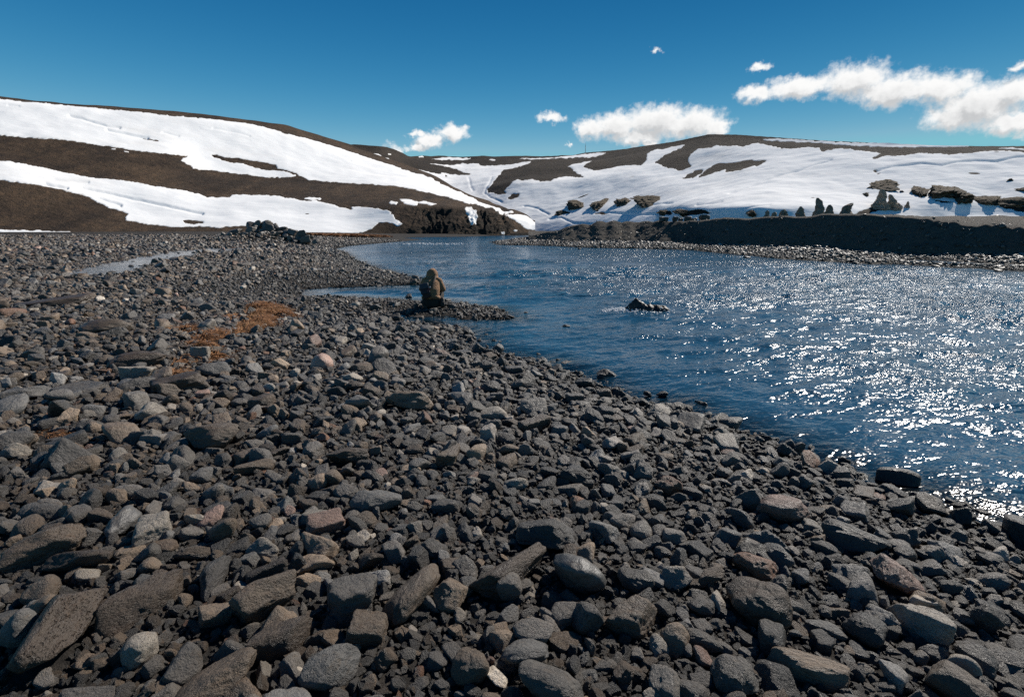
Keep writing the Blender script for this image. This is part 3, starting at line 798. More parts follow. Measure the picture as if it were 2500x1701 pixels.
def build_terrace():
    nb = 6
    X, Y, Z = [TERR.x[:1] * 0.985, TERR.x], [TERR.y[:1] * 0.985, TERR.y], [TERR.z[:1] - 0.6, TERR.z]
    zt = TERR.z[-1:]; D1 = TERR.D[-1:]
    for k in range(1, nb + 1):
        Dk = D1 + (118 - D1) * k / nb
        X.append(TERR.x[-1:] * Dk / D1); Y.append(TERR.y[-1:] * Dk / D1)
        tgt = np.where(TERR.u[None] > 1600, 2.9, 1.2)
        Z.append(zt + (tgt - zt) * (k / nb) - 0.0)
    X, Y, Z = np.vstack(X), np.vstack(Y), np.vstack(Z)
    o = link("gravel_terrace", mesh_np("gravel_terrace", np.stack([X, Y, Z], -1).reshape(-1, 3), grid_quads(*X.shape)), M_BANK)
    tag(o, "steep shaded gravel terrace along the far bank", kind="structure")
build_terrace()

# ------------------------------------------------------------------ stones
def ico(sub):
    bm = bmesh.new(); bmesh.ops.create_icosphere(bm, subdivisions=sub, radius=1.0)
    bm.verts.ensure_lookup_table()
    v = np.array([p.co[:] for p in bm.verts]); f = np.array([[q.index for q in t.verts] for t in bm.faces]); bm.free()
    return v / np.linalg.norm(v, axis=1)[:, None], f
ICO = {k: ico(k) for k in (2, 3, 4, 5)}      # 80 / 320 / 1280 / 5120 faces
def stone_verts(seed, kind, sub, rough=1.0):
    """unit stone: many cut planes with worn edges, dents and grain; bounding box -1..1"""
    r = np.random.default_rng(seed); d, f = ICO[sub]
    if kind == 'block':
        n = np.concatenate([np.eye(3), -np.eye(3)]) + r.normal(scale=0.16, size=(6, 3)); h = r.uniform(0.72, 1.0, 6)
        n2 = r.normal(size=(4, 3)); n = np.concatenate([n, n2]); h = np.concatenate([h, r.uniform(0.95, 1.15, 4)]); p = 16
    elif kind == 'angular':
        n = r.normal(size=(11, 3)); h = r.uniform(0.60, 1.05, 11); p = 20
    elif kind == 'slab':
        n = np.concatenate([[[0, 0, 1], [0, 0, -1]], r.normal(size=(9, 3)) * [1, 1, 0.35]]) + r.normal(scale=0.1, size=(11, 3)); h = np.concatenate([[0.6, 0.6], r.uniform(0.7, 1.1, 9)]); p = 10
    else:
        n = r.normal(size=(13, 3)); h = r.uniform(0.8, 1.05, 13); p = 4.2
    n = n / np.linalg.norm(n, axis=1)[:, None]
    q = np.maximum(d @ n.T / h[None], 0) ** p
    rad = np.clip(1.0 / np.maximum(q.sum(1), 1e-6) ** (1 / p), 0.3, 1.5)
    o = r.uniform(0, 50, 3)
    sm = 0.4 if kind == 'round' else 1.0
    rad = rad * (1 + 0.10 * rough * fbm(d[:, 0] * 1.3 + o[0], d[:, 1] * 1.3 + o[1], d[:, 2] * 1.3 + o[2], 3)
                 + 0.035 * sm * rough * fbm(d[:, 0] * 4.2 + o[1], d[:, 1] * 4.2 + o[2], d[:, 2] * 4.2 + o[0], 3, 0.6))
    v = d * rad[:, None]
    lo, hi = v.min(0), v.max(0)
    return (v - (lo + hi) / 2) / ((hi - lo) / 2), f
KINDS = ['round', 'angular', 'block', 'slab']
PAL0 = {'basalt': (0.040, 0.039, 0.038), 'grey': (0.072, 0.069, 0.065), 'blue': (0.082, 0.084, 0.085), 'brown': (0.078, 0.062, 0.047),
       'tan': (0.135, 0.108, 0.082), 'rust': (0.125, 0.072, 0.048), 'pink': (0.165, 0.115, 0.098), 'pale': (0.225, 0.212, 0.190),
       'black': (0.020, 0.020, 0.021), 'umber': (0.050, 0.038, 0.028)}
PAL = {k_: (c_[0] * 1.08, c_[1], c_[2] * 0.92) for k_, c_ in PAL0.items()}
WORD = {'basalt': 'charcoal', 'grey': 'grey', 'blue': 'blue-grey', 'brown': 'brown-grey', 'tan': 'tan', 'rust': 'rusty brown', 'pink': 'pinkish',
        'pale': 'pale', 'black': 'black', 'umber': 'dark brown'}
HERO_PX = []
taken = []          # x, y, radius of the stones placed singly
def ground_hit(u, v, z=0.3):
    for _ in range(6):
        x, y = at_z(u, v, z); z = float(ground_z(np.array([x]), np.array([y]))[0])
    return float(x), float(y), z
def put_stone(u, v, wpx, hpx, kind, col, label, ang=0.0, pits=0.0, seed=None, sub=4, name="stone", group=None, mat=None, tall=None,
              zfix=None, sink=0.62, cat="stone", tilt=8.0, jitter=0.12):
    seed = seed if seed is not None else int(u * 7 + v * 13)
    r = random.Random(seed)
    vb = v + hpx * 0.30
    x, y, z = ground_hit(u, vb)
    if zfix is not None:
        z = zfix; x, y = [float(t) for t in at_z(u, vb, z)]
    dist = y * CP + (CAM_H - z) * SP
    phi = math.atan2(CAM_H - z, math.hypot(x, y))
    a = math.radians(ang)
    if abs(ang) > 1:
        x1, y1 = at_z(u + wpx / 2 * math.cos(a), vb - wpx / 2 * math.sin(a), z); x2, y2 = at_z(u - wpx / 2 * math.cos(a), vb + wpx / 2 * math.sin(a), z)
        L = math.hypot(x1 - x2, y1 - y2); yaw = math.atan2(y1 - y2, x1 - x2)
        L = min(L, 1.12 * wpx * dist / FPX)
        sx = L / 2; sy = hpx * dist / FPX / 2 * 1.05; sz = sy * 0.95
    else:
        sx = wpx * dist / FPX / 2; yaw = r.uniform(-0.2, 0.2) - math.atan2(x, y)
        k = tall if tall else (0.34 if kind == 'slab' else 0.85)
        sy = hpx * dist / FPX / 2 / math.sqrt((k * math.cos(phi)) ** 2 + math.sin(phi) ** 2)
        sy = min(max(sy, 0.45 * sx), 1.25 * sx); sz = min(k * sy, 1.1 * sx)
    vv, f = stone_verts(seed, kind, sub)
    me = mesh_np("stone", vv, tris=f)
    o = link(name, me, mat or M_STONE)
    o.location = (x, y + (0 if abs(ang) > 1 else 0), z + sz * sink)
    o.scale = (sx, sy, sz); o.rotation_euler = (R(r.uniform(-tilt, tilt)), R(r.uniform(-tilt, tilt)), yaw)
    c = PAL[col] if isinstance(col, str) else col
    j = 1 + r.uniform(-jitter, jitter)
    o["tint"] = [c[0] * j, c[1] * j, c[2] * j, 1.0]; o["pits"] = float(pits)
    tag(o, label, cat, group)
    if sx > 1.35 * sy:
        nn = int(math.ceil(sx / sy)) + 1
        for k in range(nn):
            t_ = (k / (nn - 1) - 0.5) * 2 * max(sx - sy * 0.9, 0)
            taken.append((x + t_ * math.cos(yaw), y + t_ * math.sin(yaw), sy))
    else:
        taken.append((x, y, max(sx, sy)))
    return o
G_BEACH = "single stones lying on the near beach"
HERO = [ # u, v, width, height, kind, colour, label, long-axis angle, pits
 (307, 1269, 118, 62, 'round', 'blue', "smooth shiny pale grey tongue-shaped stone near the dry grass tuft", 48, 0.1, 'g'),
 (372, 1297, 92, 72, 'block', 'pale', "pale speckled block leaning against the shiny grey stone", 0, 0.5),
 (108, 1338, 220, 88, 'angular', 'brown', "long brown-grey boulder at the left edge below the grass tuft", 12, 0.6),
 (195, 1366, 185, 62, 'angular', 'umber', "dark brown boulder with a hollow, in front of the long brown-grey boulder", 10, 0.6),
 (369, 1382, 55, 44, 'round', 'tan', "small smooth light tan pebble shaped like an egg", 0, 0),
 (473, 1352, 104, 36, 'round', 'brown', "long flat grey cigar-shaped cobble beside the tan egg pebble", 16, 0),
 (515, 1405, 130, 62, 'round', 'basalt', "dark oblong stone tilted upright below the cigar-shaped cobble", 52, 0.3),
 (652, 1448, 155, 112, 'angular', 'brown', "large brown wedge with a sharp ridge casting a black shadow", 0, 0.5),
 (531, 1497, 82, 58, 'block', 'tan', "brown brick-like block left of the large wedge", 0, 0.1),
 (355, 1466, 250, 78, 'slab', 'umber', "long dark brown slab lying slantwise near the bottom left", 32, 0.3),
 (145, 1530, 260, 130, 'angular', 'umber', "huge dark pitted boulder in the bottom left corner", 50, 0.8),
 (347, 1580, 78, 84, 'round', 'pale', "whitish pumice-like stone full of holes near the bottom left", 0, 1.0),
 (445, 1625, 96, 82, 'round', 'grey', "smooth grey rounded stone to the right of the whitish pumice", 0, 0.1),
 (537, 1655, 190, 110, 'angular', 'brown', "broad faceted brown-grey stone at the bottom edge", 0, 0.3),
 (687, 1558, 180, 78, 'slab', 'umber', "thick dark slab below the large brown wedge", 34, 0.2),
 (808, 1625, 165, 92, 'round', 'blue', "large blue-grey boulder with one deep round hole near the bottom", 42, 0.5),
 (797, 1278, 102, 52, 'block', 'pink', "flat pinkish white block on the dark shingle", 14, 0.2),
 (643, 1338, 86, 54, 'round', 'pale', "pale holey stone above the large brown wedge", 10, 1.0),
 (105, 1445, 76, 74, 'round', 'brown', "upright brown egg-shaped stone in the shadow of the dark hollow boulder", 0, 0.1),
 (919, 1226, 130, 60, 'round', 'blue', "smooth grey cracked boulder with one small pit", 10, 0.15),
 (1014, 1434, 190, 88, 'round', 'brown', "long grainy brown sandstone-like boulder lying slantwise", 52, 0.2),
 (1245, 1390, 200, 86, 'angular', 'umber', "long dark mossy brown boulder pointing up to the right", 38, 0.6),
 (1104, 1452, 94, 78, 'angular', 'tan', "wedge-shaped light brown stone between the two long brown boulders", 0, 0.2),
 (1414, 1390, 134, 108, 'round', 'blue', "big rounded greenish grey boulder with a glossy wavy side", 0, 0.2, 'g'),
 (869, 1459, 126, 94, 'block', 'grey', "six-sided grey block left of the grainy brown boulder", 0, 0.2),
 (898, 1532, 106, 78, 'block', 'brown', "square brown-grey stone below the six-sided block", 0, 0.3),
 (1147, 1618, 92, 94, 'round', 'brown', "brown stone with worn facets and two dimples near the bottom", 0, 0.1),
 (1281, 1589, 116, 84, 'round', 'blue', "pale blue-grey dome with a curved crack near the bottom middle", 0, 0.1),
 (1342, 1668, 165, 112, 'round', 'grey', "wide dark dome cut off by the bottom edge", 0, 0.1),
 (1432, 1493, 80, 104, 'angular', 'grey', "knobbly grey stone with light edges below the glossy boulder", 0, 0.8),
 (1259, 1180, 62, 36, 'round', 'pale', "small white speckled stone in the middle of the beach", 0, 0.7),
 (1335, 1302, 160, 84, 'angular', 'basalt', "broad jagged charcoal boulder above the glossy greenish one", 0, 0.3),
 (1548, 1417, 94, 56, 'round', 'grey', "pitted grey stone to the right of the glossy boulder", -28, 0.9),
 (1537, 1497, 122, 92, 'angular', 'brown', "broken angular stone with a brown top facet", 0, 0.2),
 (1646, 1550, 66, 76, 'round', 'tan', "smooth upright brown oval cobble right of the middle", 0, 0),
 (1718, 1561, 98, 50, 'round', 'grey', "smooth grey loaf-shaped cobble touching the brown oval", -18, 0),
 (1715, 1604, 54, 40, 'round', 'pink', "small smooth pinkish pebble below the loaf-shaped cobble", 0, 0),
 (1908, 1243, 120, 74, 'round', 'pink', "pinkish speckled boulder near the water on the right", 0, 0.8),
 (1836, 1379, 106, 66, 'angular', 'rust', "reddish triangular stone with a flat lit face", 0, 0.1),
 (1847, 1466, 180, 108, 'round', 'umber', "big dark rough-skinned dome on the right side of the beach", -22, 0.4),
 (2184, 1409, 120, 80, 'angular', 'pink', "pale pinkish heart-shaped stone full of small holes", 0, 1.0),
 (2241, 1512, 205, 92, 'angular', 'pale', "long pale boulder streaked with white on the far right", -30, 0.6),
 (1976, 1637, 215, 62, 'slab', 'tan', "long tan slab lying near the bottom right", -10, 0.1),
 (1790, 1648, 110, 96, 'angular', 'grey', "triangular grey stone dotted with round holes at the bottom", 0, 1.0),
 (2351, 1678, 150, 104, 'round', 'brown', "smooth grey-brown dome in the bottom right corner", 0, 0.05),
 (2108, 1534, 120, 78, 'round', 'basalt', "smooth dark pointed stone left of the long pale boulder", -30, 0.05),
 (2078, 1319, 170, 68, 'round', 'basalt', "long dark hump-backed boulder below the pinkish speckled one", -16, 0.2),
 (1881, 1561, 70, 78, 'block', 'basalt', "small dark upright block right of the loaf-shaped cobble", 0, 0.1),
 (1870, 1322, 118, 60, 'angular', 'blue', "bluish grey flake leaning on the dark hump-backed boulder", -18, 0.2),
 (1684, 1680, 92, 58, 'round', 'grey', "round grey cobble at the bottom edge below the pinkish pebble", 0, 0),
 (336, 912, 96, 44, 'block', 'pale', "bright whitish pitted block in front of a dark boulder", 6, 0.9),
 (524, 905, 78, 44, 'round', 'blue', "smooth grey stone with a slot-like pit right of the whitish block", 0, 0.3),
 (336, 880, 120, 46, 'round', 'umber', "dark rounded boulder just behind the bright whitish block", 0, 0.3),
 (260, 804, 112, 34, 'round', 'brown', "flat-topped brown boulder left of the dry grass", 0, 0.1),
 (520, 1068, 122, 66, 'angular', 'brown', "large smooth brown wedge with an undercut black shadow side", 0, 0.05),
 (372, 1010, 86, 52, 'round', 'pale', "pale mottled stone with rusty holes up the beach", 20, 1.0),
 (491, 862, 48, 38, 'block', 'pale', "light grey square block with a groove beside the dry grass", 0, 0.4),
 (125, 740, 152, 22, 'slab', 'umber', "very long dark slab lying low on the far left of the beach", 0, 0.1),
 (33, 764, 68, 26, 'round', 'rust', "orange-stained boulder at the left edge below the long slab", 8, 0.2),
 (43, 1100, 84, 42, 'round', 'pale', "pale oval boulder at the left edge of the beach", 8, 0.4),
 (199, 952, 122, 34, 'slab', 'grey', "long low speckled grey stone left of the bright whitish block", 0, 0.8),
 (69, 963, 102, 40, 'angular', 'blue', "light bluish stone with a ragged top at the far left", 0, 0.5),
 (437, 945, 132, 34, 'block', 'umber', "low dark brown bar-like stone below the slotted grey one", 0, 0.1),
 (607, 1118, 80, 40, 'block', 'brown', "upper of two brown bars lying side by side", 16, 0.1),
 (622, 1142, 108, 36, 'slab', 'brown', "lower and longer of two brown bars lying side by side", 16, 0.1),
 (390, 974, 82, 22, 'round', 'blue', "slim smooth grey stone above the pale mottled one", -4, 0),
 (1002, 978, 120, 54, 'round', 'tan', "big rough mossy boulder in the middle of the beach", 0, 1.0),
 (1245, 1096, 70, 32, 'round', 'tan', "smooth tan loaf-shaped stone in the middle of the beach", 8, 0),
 (851, 1115, 112, 54, 'angular', 'umber', "big dark brown boulder with a flat shaded face", 10, 0.1),
 (1104, 1115, 84, 44, 'slab', 'brown', "mottled brown slab tilted beside the tan loaf-shaped stone", 36, 0.2),
 (1205, 1011, 76, 38, 'round', 'pale', "cluster-like lumpy pale stone right of the mossy boulder", 0, 0.5),
 (1161, 1000, 56, 52, 'angular', 'grey', "pointed grey stone beside the lumpy pale one", 0, 0.1),
 (1197, 946, 54, 34, 'round', 'basalt', "round charcoal stone above the pointed grey one", 0, 0),
 (1255, 905, 48, 24, 'block', 'grey', "flat-faced grey stone close to the water in the middle", 0, 0),
 (1306, 1039, 86, 40, 'slab', 'umber', "dark slanting slab right of the lumpy pale stone", 24, 0.1),
 (1096, 1053, 40, 30, 'angular', 'pale', "small pale pyramid-shaped stone below the mossy boulder", 0, 0.2),
 (887, 899, 72, 30, 'angular', 'brown', "pinkish brown angular stone up the beach below the person", 0, 0.1),
 (1407, 1163, 84, 58, 'angular', 'black', "black triangular stone with a pale vein", 0, 0),
 (1403, 973, 46, 28, 'block', 'grey', "grey block a short way from the water", 0, 0.1),
 (1476, 962, 40, 28, 'block', 'brown', "brown block right at the water's edge", 0, 0.1),
 (2178, 1204, 64, 38, 'round', 'basalt', "dark rounded stone at the water's edge below the wet boulder", 0, 0.3),
 (1022, 764, 29, 26, 'block', 'brown', "brown angular rock standing in the shallow pool by the person", 0, 0.1),
 (1724, 1015, 28, 38, 'angular', 'basalt', "upright dark rock with a lit side at the water's edge", 0, 0.1),
 (1760, 1024, 34, 38, 'angular', 'black', "upright black rock at the water's edge beside its lit twin", 0, 0.1),
]
def short_name(l):
    import re
    return re.split(r' (?:with|near|at|in|lying|leaning|shaped|beside|to|below|between|left|on|cut|above|pointing|touching|full|streaked|dotted|just|up|right|a|behind|of|casting|tilted|standing) ', l + ' ')[0].split(',')[0].strip()
for i, h in enumerate(HERO):
    HERO_PX.append((h[0], h[1], short_name(h[6])))
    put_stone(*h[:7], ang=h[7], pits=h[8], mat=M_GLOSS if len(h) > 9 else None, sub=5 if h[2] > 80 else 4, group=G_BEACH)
IN_WATER = [(2190, 1165, 92, 54, 'round', "large wet black boulder standing in the river near the right shore"),
 (1468, 917, 22, 16, 'angular', "small pointed black rock in the water off the middle of the beach"),
 (1617, 960, 30, 14, 'round', "low rounded wet rock just off the shore, right one of a pair"),
 (1581, 959, 22, 14, 'round', "low rounded wet rock just off the shore, left one of a pair"),
 (1613, 989, 28, 18, 'round', "wet rock touching the shore below the pair of low rocks"),
 (997, 723, 18, 13, 'block', "small black rock in the calm pocket of water left of the person"),
 (1186, 818, 14, 10, 'round', "tiny upper rock of two off the little bay"), (1207, 832, 17, 9, 'round', "tiny lower rock of two off the little bay"),
 (1315, 864, 11, 6, 'round', "tiny wet rock off the shore left of two others"), (1362, 878, 11, 8, 'round', "tiny wet rock nearest the shore in the middle"),
 (1382, 796, 20, 8, 'angular', "flat wet rock with a riffle between the shore and the big river rock"),
 (1286, 764, 14, 8, 'round', "last small rock off the tip of the stone spit"), (1241, 773, 30, 12, 'round', "wider wet rock at the tip of the stone spit"),
 (2060, 1124, 28, 24, 'angular', "pointed slab sticking out of the water near the right shore"),
 (2071, 1139, 36, 18, 'angular', "low black rock under the pointed slab in the water"), (2347, 1235, 46, 30, 'angular', "black wet rock amid the sun glitter by the right shore"),
 (2396, 1250, 36, 16, 'round', "low black rock beside the one in the sun glitter"), (2436, 942, 40, 9, 'round', "barely emerging dark rock far out in the glitter"),
 (1823, 628, 17, 8, 'round', "dark rock in the water just off the far gravel bar"), (2091, 643, 22, 7, 'round', "flat dark rock off the far bar, middle of three"),
 (2285, 651, 20, 8, 'round', "dark rock off the far bar below the back channel"), (2436, 660, 20, 7, 'round', "dark rock off the far bar close to the right edge"),
 (1125, 742, 14, 9, 'round', "small black stone on the river side of the stone spit"), (1415, 607, 9, 4, 'round', "tiny rock off the left tip of the far gravel bar")]
for (u, v, wp, hp, kd, lab) in IN_WATER:
    put_stone(u, v, wp, hp, kd, 'black', lab, zfix=-0.02, sink=0.45, pits=0.2, tall=1.0 if hp > 16 else 0.8, group="rocks standing in the river", cat="rock", name="river_rock")
FAR_ROCKS = [(1771, 597, 17, 13, "dark boulder on the far bar in front of the terrace"), (1692, 591, 14, 9, "round grey boulder at the foot of the slumped bank"),
 (1667, 572, 14, 11, "grey boulder half way up the slumped bank"), (1542, 565, 11, 12, "upright boulder on the low left part of the far bank"),
 (2136, 622, 14, 9, "round boulder on the far bar under the terrace"), (2240, 647, 18, 7, "flat boulder on the far bar by the back channel"),
 (1600, 598, 10, 6, "small pale boulder on the far bar left of the others")]
for (u, v, wp, hp, lab) in FAR_ROCKS:
    put_stone(u, v, wp, hp, 'round', 'grey' if 'grey' in lab or 'pale' in lab else 'basalt', lab, group="boulders on the far bank", cat="boulder", name="boulder", sub=3)

# the rock breaking the current in mid river
def big_river_rock():
    xs = np.linspace(-0.54, 0.54, 70); ts = np.linspace(-1, 1, 30)
    Xg, Tg = np.meshgrid(xs, ts, indexing='ij')
    prof = np.interp(xs, [-.54, -.46, -.36, -.27, -.20, -.10, 0.0, .08, .16, .30, .42, .50, .54], [.04, .11, .20, .30, .28, .20, .16, .18, .14, .15, .13, .08, .03])[:, None]
    wid = np.interp(xs, [-.54, -.3, 0, .35, .54], [.06, .24, .22, .16, .05])[:, None]
    n = fbm(Xg * 7, Tg * 2, 3, 4, 0.6)
    Y = Tg * wid * (1 + 0.15 * n); Z = (prof * (1 + 0.22 * n)) * np.clip(1 - np.abs(Tg) ** 1.7, 0, 1) - 0.14 * np.abs(Tg) ** 3 - 0.02
    V = np.stack([Xg, Y, Z], -1).reshape(-1, 3)
    xx, yy = at_z(1583, 764, 0.0)
    o = link("river_rock", mesh_np("river_rock", V, grid_quads(70, 30)[:, ::-1]), M_STONE)
    o.location = (xx, yy + 0.2, 0.02); o.rotation_euler = (0, 0, R(-6))
    o["tint"] = [0.009, 0.008, 0.008, 1.0]; o["pits"] = 0.0
    tag(o, "black peaked rock breaking the current in mid river, ringed with foam", "rock", "rocks standing in the river")
    return xx, yy + 0.2
RRX, RRY = big_river_rock()

# ------------------------------------------------------------------ boulder heap by the stream
HEAP = [(548, 588, 26, 24), (524, 596, 16, 12), (560, 577, 17, 16), (575, 570, 22, 16), (546, 574, 12, 12), (615, 563, 19, 16), (613, 550, 20, 14),
 (631, 549, 16, 14), (652, 548, 24, 16), (655, 560, 22, 18), (625, 556, 13, 10), (640, 576, 18, 16), (612, 583, 20, 14), (590, 585, 15, 12), (675, 553, 16, 12), (690, 560, 18, 10),
 (700, 566, 16, 10), (715, 568, 18, 12), (737, 576, 24, 18), (745, 586, 20, 14), (682, 570, 18, 10), (668, 572, 12, 10), (696, 576, 14, 12), (708, 582, 12, 10),
 (686, 592, 18, 10), (620, 592, 14, 8), (656, 588, 16, 8), (572, 592, 16, 12), (770, 589, 14, 8), (600, 575, 12, 10), (722, 590, 14, 8), (640, 566, 12, 10), (585, 562, 9, 7), (508, 592, 13, 9), (536, 583, 11, 9), (495, 598, 10, 7), (757, 581, 12, 9), (728, 583, 11, 8), (668, 583, 11, 8), (630, 585, 10, 8)]
for i, (u, v, wp, hp) in enumerate(HEAP):
    Dh = 52.2 - (v - 546) / 60.0 * 4.2
    x, y, z = at_D(u, v, Dh)
    vv, f = stone_verts(500 + i, 'block' if i % 2 else 'angular', 4)
    o = link("boulder", mesh_np("boulder", vv, tris=f), M_STONE)
    px = Dh / 1284.0
    o.location = (x, y, z); o.scale = (wp * px * 0.66, wp * px * 0.6, hp * px * 0.68)
    o.rotation_euler = (R(random.uniform(-22, 22)), R(random.uniform(-22, 22)), random.uniform(0, 6.28))
    c = PAL['grey'] if i % 3 else PAL['basalt']; o["tint"] = [c[0] * 1.6, c[1] * 1.6, c[2] * 1.6, 1.0]; o["pits"] = 0.2
    lab = {0: "big blocky boulder at the stream end of the boulder heap", 6: "rounded boulder on the left of the heap's crest", 7: "reddish-topped boulder in the middle of the heap's crest",
           8: "largest boulder crowning the boulder heap", 18: "dark boulder at the right foot of the boulder heap", 9: "dark boulder right under the crown of the heap",
           5: "grey slanting block on the left flank of the heap", 11: "yellowish-edged block in the middle of the heap", 28: "lone low boulder right of the boulder heap"}.get(i,
           "%s grey boulder %s of the boulder heap, %s" % ("small" if wp < 14 else ("mid-sized" if wp < 18 else "large"), "low on the front" if v > 584 else ("half way up the front" if v > 568 else "near the crest"),
           "left end" if u < 580 else ("left of the middle" if u < 635 else ("right of the middle" if u < 695 else "right end"))))
    tag(o, lab, "boulder", "boulders of the heap by the stream")

# ------------------------------------------------------------------ dry grass
GRASS = [
 ([(596, 727), (622, 721), (658, 718), (687, 726), (717, 740), (727, 752), (679, 752), (674, 775), (648, 778), (617, 796), (560, 796), (552, 780), (576, 772), (593, 754)],
  "largest mat of orange-brown dry grass between the stones", 1.0),
 ([(478, 804), (527, 798), (565, 798), (543, 811), (535, 821), (553, 837), (552, 845), (519, 858), (494, 843), (454, 857), (432, 853), (478, 835), (445, 821)],
  "ragged mat of dry grass below the largest one", 1.0),
 ([(396, 780), (437, 785), (478, 778), (498, 793), (486, 801), (437, 798), (409, 793)], "reddish dry grass left of the largest mat", 1.0),
 ([(390, 881), (429, 876), (454, 888), (437, 897), (405, 893)], "small tuft of dry grass behind the bright whitish block", 1.0),
 ([(402, 868), (426, 858), (446, 860), (430, 869), (410, 872)], "yellowish sliver of dry grass above the small tuft", 1.2),
 ([(-20, 1255), (30, 1256), (58, 1290), (40, 1305), (-20, 1292)], "dry grass tuft at the left edge near the shiny stone", 0.8),
 ([(60, 1032), (120, 1028), (195, 1035), (160, 1048), (90, 1053)], "dark dry grass among the stones on the left", 0.7),
 ([(545, 748), (575, 745), (592, 752), (585, 764), (552, 766)], "rusty grass cushion left of the largest mat", 0.8),
 ([(688, 706), (702, 704), (706, 709), (692, 711)], "tiny rusty cushion above the largest mat", 0.8),
]
def grass_mat():
    m, t, p = new_mat("dry_grass")
    g = t.node('ShaderNodeNewGeometry')
    c = t.node('ShaderNodeAttribute', attribute_name='shade')
    col = t.mix(c.outputs['Fac'], (0.11, 0.046, 0.019, 1), (0.40, 0.185, 0.068, 1))
    col = t.mix(t.ramp(t.noise(g.outputs['Position'], 2.2, 4), 0.45, 0.70, 0.0, 0.5), col, (0.30, 0.16, 0.06, 1))
    t.put(p.inputs['Base Color'], col); p.inputs['Roughness'].default_value = 0.8
    return m
M_GRASS = grass_mat()
grass_world = []
def grass_patch(poly_px, label, scale=1.0, per_m2=1500, zoff=0.07, length=0.13, width=0.008, surf=None):
    xs, ys = at_z([p[0] for p in poly_px], [p[1] for p in poly_px], 0.42 if surf is None else surf)
    poly = list(zip(xs.tolist(), ys.tolist())); grass_world.append(poly)
    area = 0.5 * abs(sum(poly[i][0] * poly[i - 1][1] - poly[i - 1][0] * poly[i][1] for i in range(len(poly))))
    n = int(min(area * 2.2 * per_m2, 60000))
    bx = RNG.uniform(xs.min(), xs.max(), n); by = RNG.uniform(ys.min(), ys.max(), n)
    sd = signed(bx, by, poly) + 0.10 * fbm(bx * 2.2, by * 2.2, 3, 3)
    k = sd < 0; bx, by, sd = bx[k], by[k], sd[k]
    if len(bx) > 15000: bx, by, sd = bx[:15000], by[:15000], sd[:15000]
    n = len(bx)
    bz = ground_z(bx, by) + zoff * smooth(-sd, 0, 0.25) + 0.05 * np.clip(fbm(bx * 4, by * 4, 7, 2), -0.5, 1) - 0.01
    a = RNG.normal(fbm(bx * 0.8, by * 0.8, 2, 2) * 3.0, 0.8, n); L = length * scale * RNG.uniform(0.6, 1.5, n)
    up = np.clip(RNG.normal(0.18, 0.18, n), 0.01, 1.0)
    dx, dy = np.cos(a), np.sin(a); wx, wy = -dy * width * scale, dx * width * scale
    V = np.zeros((n, 5, 3))
    V[:, 0] = np.stack([bx - wx, by - wy, bz], -1); V[:, 1] = np.stack([bx + wx, by + wy, bz], -1)
    mx, my, mz = bx + dx * L * 0.5, by + dy * L * 0.5, bz + L * up * 0.6
    V[:, 2] = np.stack([mx + wx * .8, my + wy * .8, mz], -1); V[:, 3] = np.stack([mx - wx * .8, my - wy * .8, mz], -1)
    V[:, 4] = np.stack([bx + dx * L, by + dy * L, bz + L * up * 0.55], -1)
    b = np.arange(n)[:, None] * 5
    q = b + np.array([[0, 1, 2, 3]]); t = b + np.array([[3, 2, 4]])
    me = mesh_np("dry_grass", V.reshape(-1, 3), q, t, smooth_shade=False)
    sh = np.repeat(np.clip(RNG.normal(0.5, 0.28, n), 0, 1), 5)
    at = me.attributes.new("shade", 'FLOAT', 'POINT'); at.data.foreach_set("value", sh.astype(np.float32))
    return tag(link("dry_grass", me, M_GRASS), label, kind="stuff")
for poly, lab, sc in GRASS:
    near = poly[0][1] > 1000
    grass_patch(poly, lab, sc, per_m2=2600 if near else 2200, length=0.10 if near else 0.13, width=0.0035 if near else 0.008)
# turf far away at the foot of the cliff and on the low end of the far bank
grass_patch([(1352, 580), (1400, 576), (1470, 573), (1535, 575), (1530, 582), (1450, 586), (1380, 587)], "strip of brown turf on the low end of the far bank", 1.0, per_m2=90, length=0.25, width=0.05, zoff=0.18, surf=0.35)
grass_patch([(742, 579), (790, 577), (850, 577), (905, 577), (960, 578.5), (900, 581), (800, 582.5)], "strip of brown turf at the foot of the snow slope", 1.0, per_m2=40, length=0.4, width=0.10, zoff=0.2, surf=0.35)

PX, PY, PZ = ground_hit(1057, 774, 0.05)      # where the person kneels
PZ = max(PZ, 0.01)
taken.append((PX, PY, 0.34))

# ------------------------------------------------------------------ single cobbles of the beach, then the uncounted bed
def land_xy(n, r0, r1):
    r = np.sqrt(RNG.uniform(r0 * r0, r1 * r1, n)); a = RNG.uniform(-0.86, 0.86, n)
    return r * np.sin(a), r * np.cos(a)
def pick_colour(x, y, sd, n):
    """stones are browner up the beach on the left, blue-black near the water"""
    brown = smooth(-x + 0.10 * y + 1.2, -1.5, 3.0) * smooth(sd, 1.0, 4.5)
    u = RNG.random(n); w2 = RNG.random(n)
    out = np.empty((n, 3))
    names = np.empty(n, dtype=object)
    for i in range(n):
        p = u[i]
        if w2[i] < 0.06 + 0.34 * brown[i]:
            nm = 'brown' if p < 0.66 else ('umber' if p < 0.88 else ('tan' if p < 0.96 else 'rust'))
        else:
            nm = 'basalt' if p < 0.36 else ('grey' if p < 0.80 else ('blue' if p < 0.935 else ('pale' if p < 0.975 else ('pink' if p < 0.985 else 'tan'))))
        names[i] = nm; out[i] = PAL[nm]
    return out, names
def in_grass(x, y):
    m = np.zeros(np.shape(x), bool)
    for p in grass_world: m |= inside_poly(x, y, p)
    return m
PROTO = {}
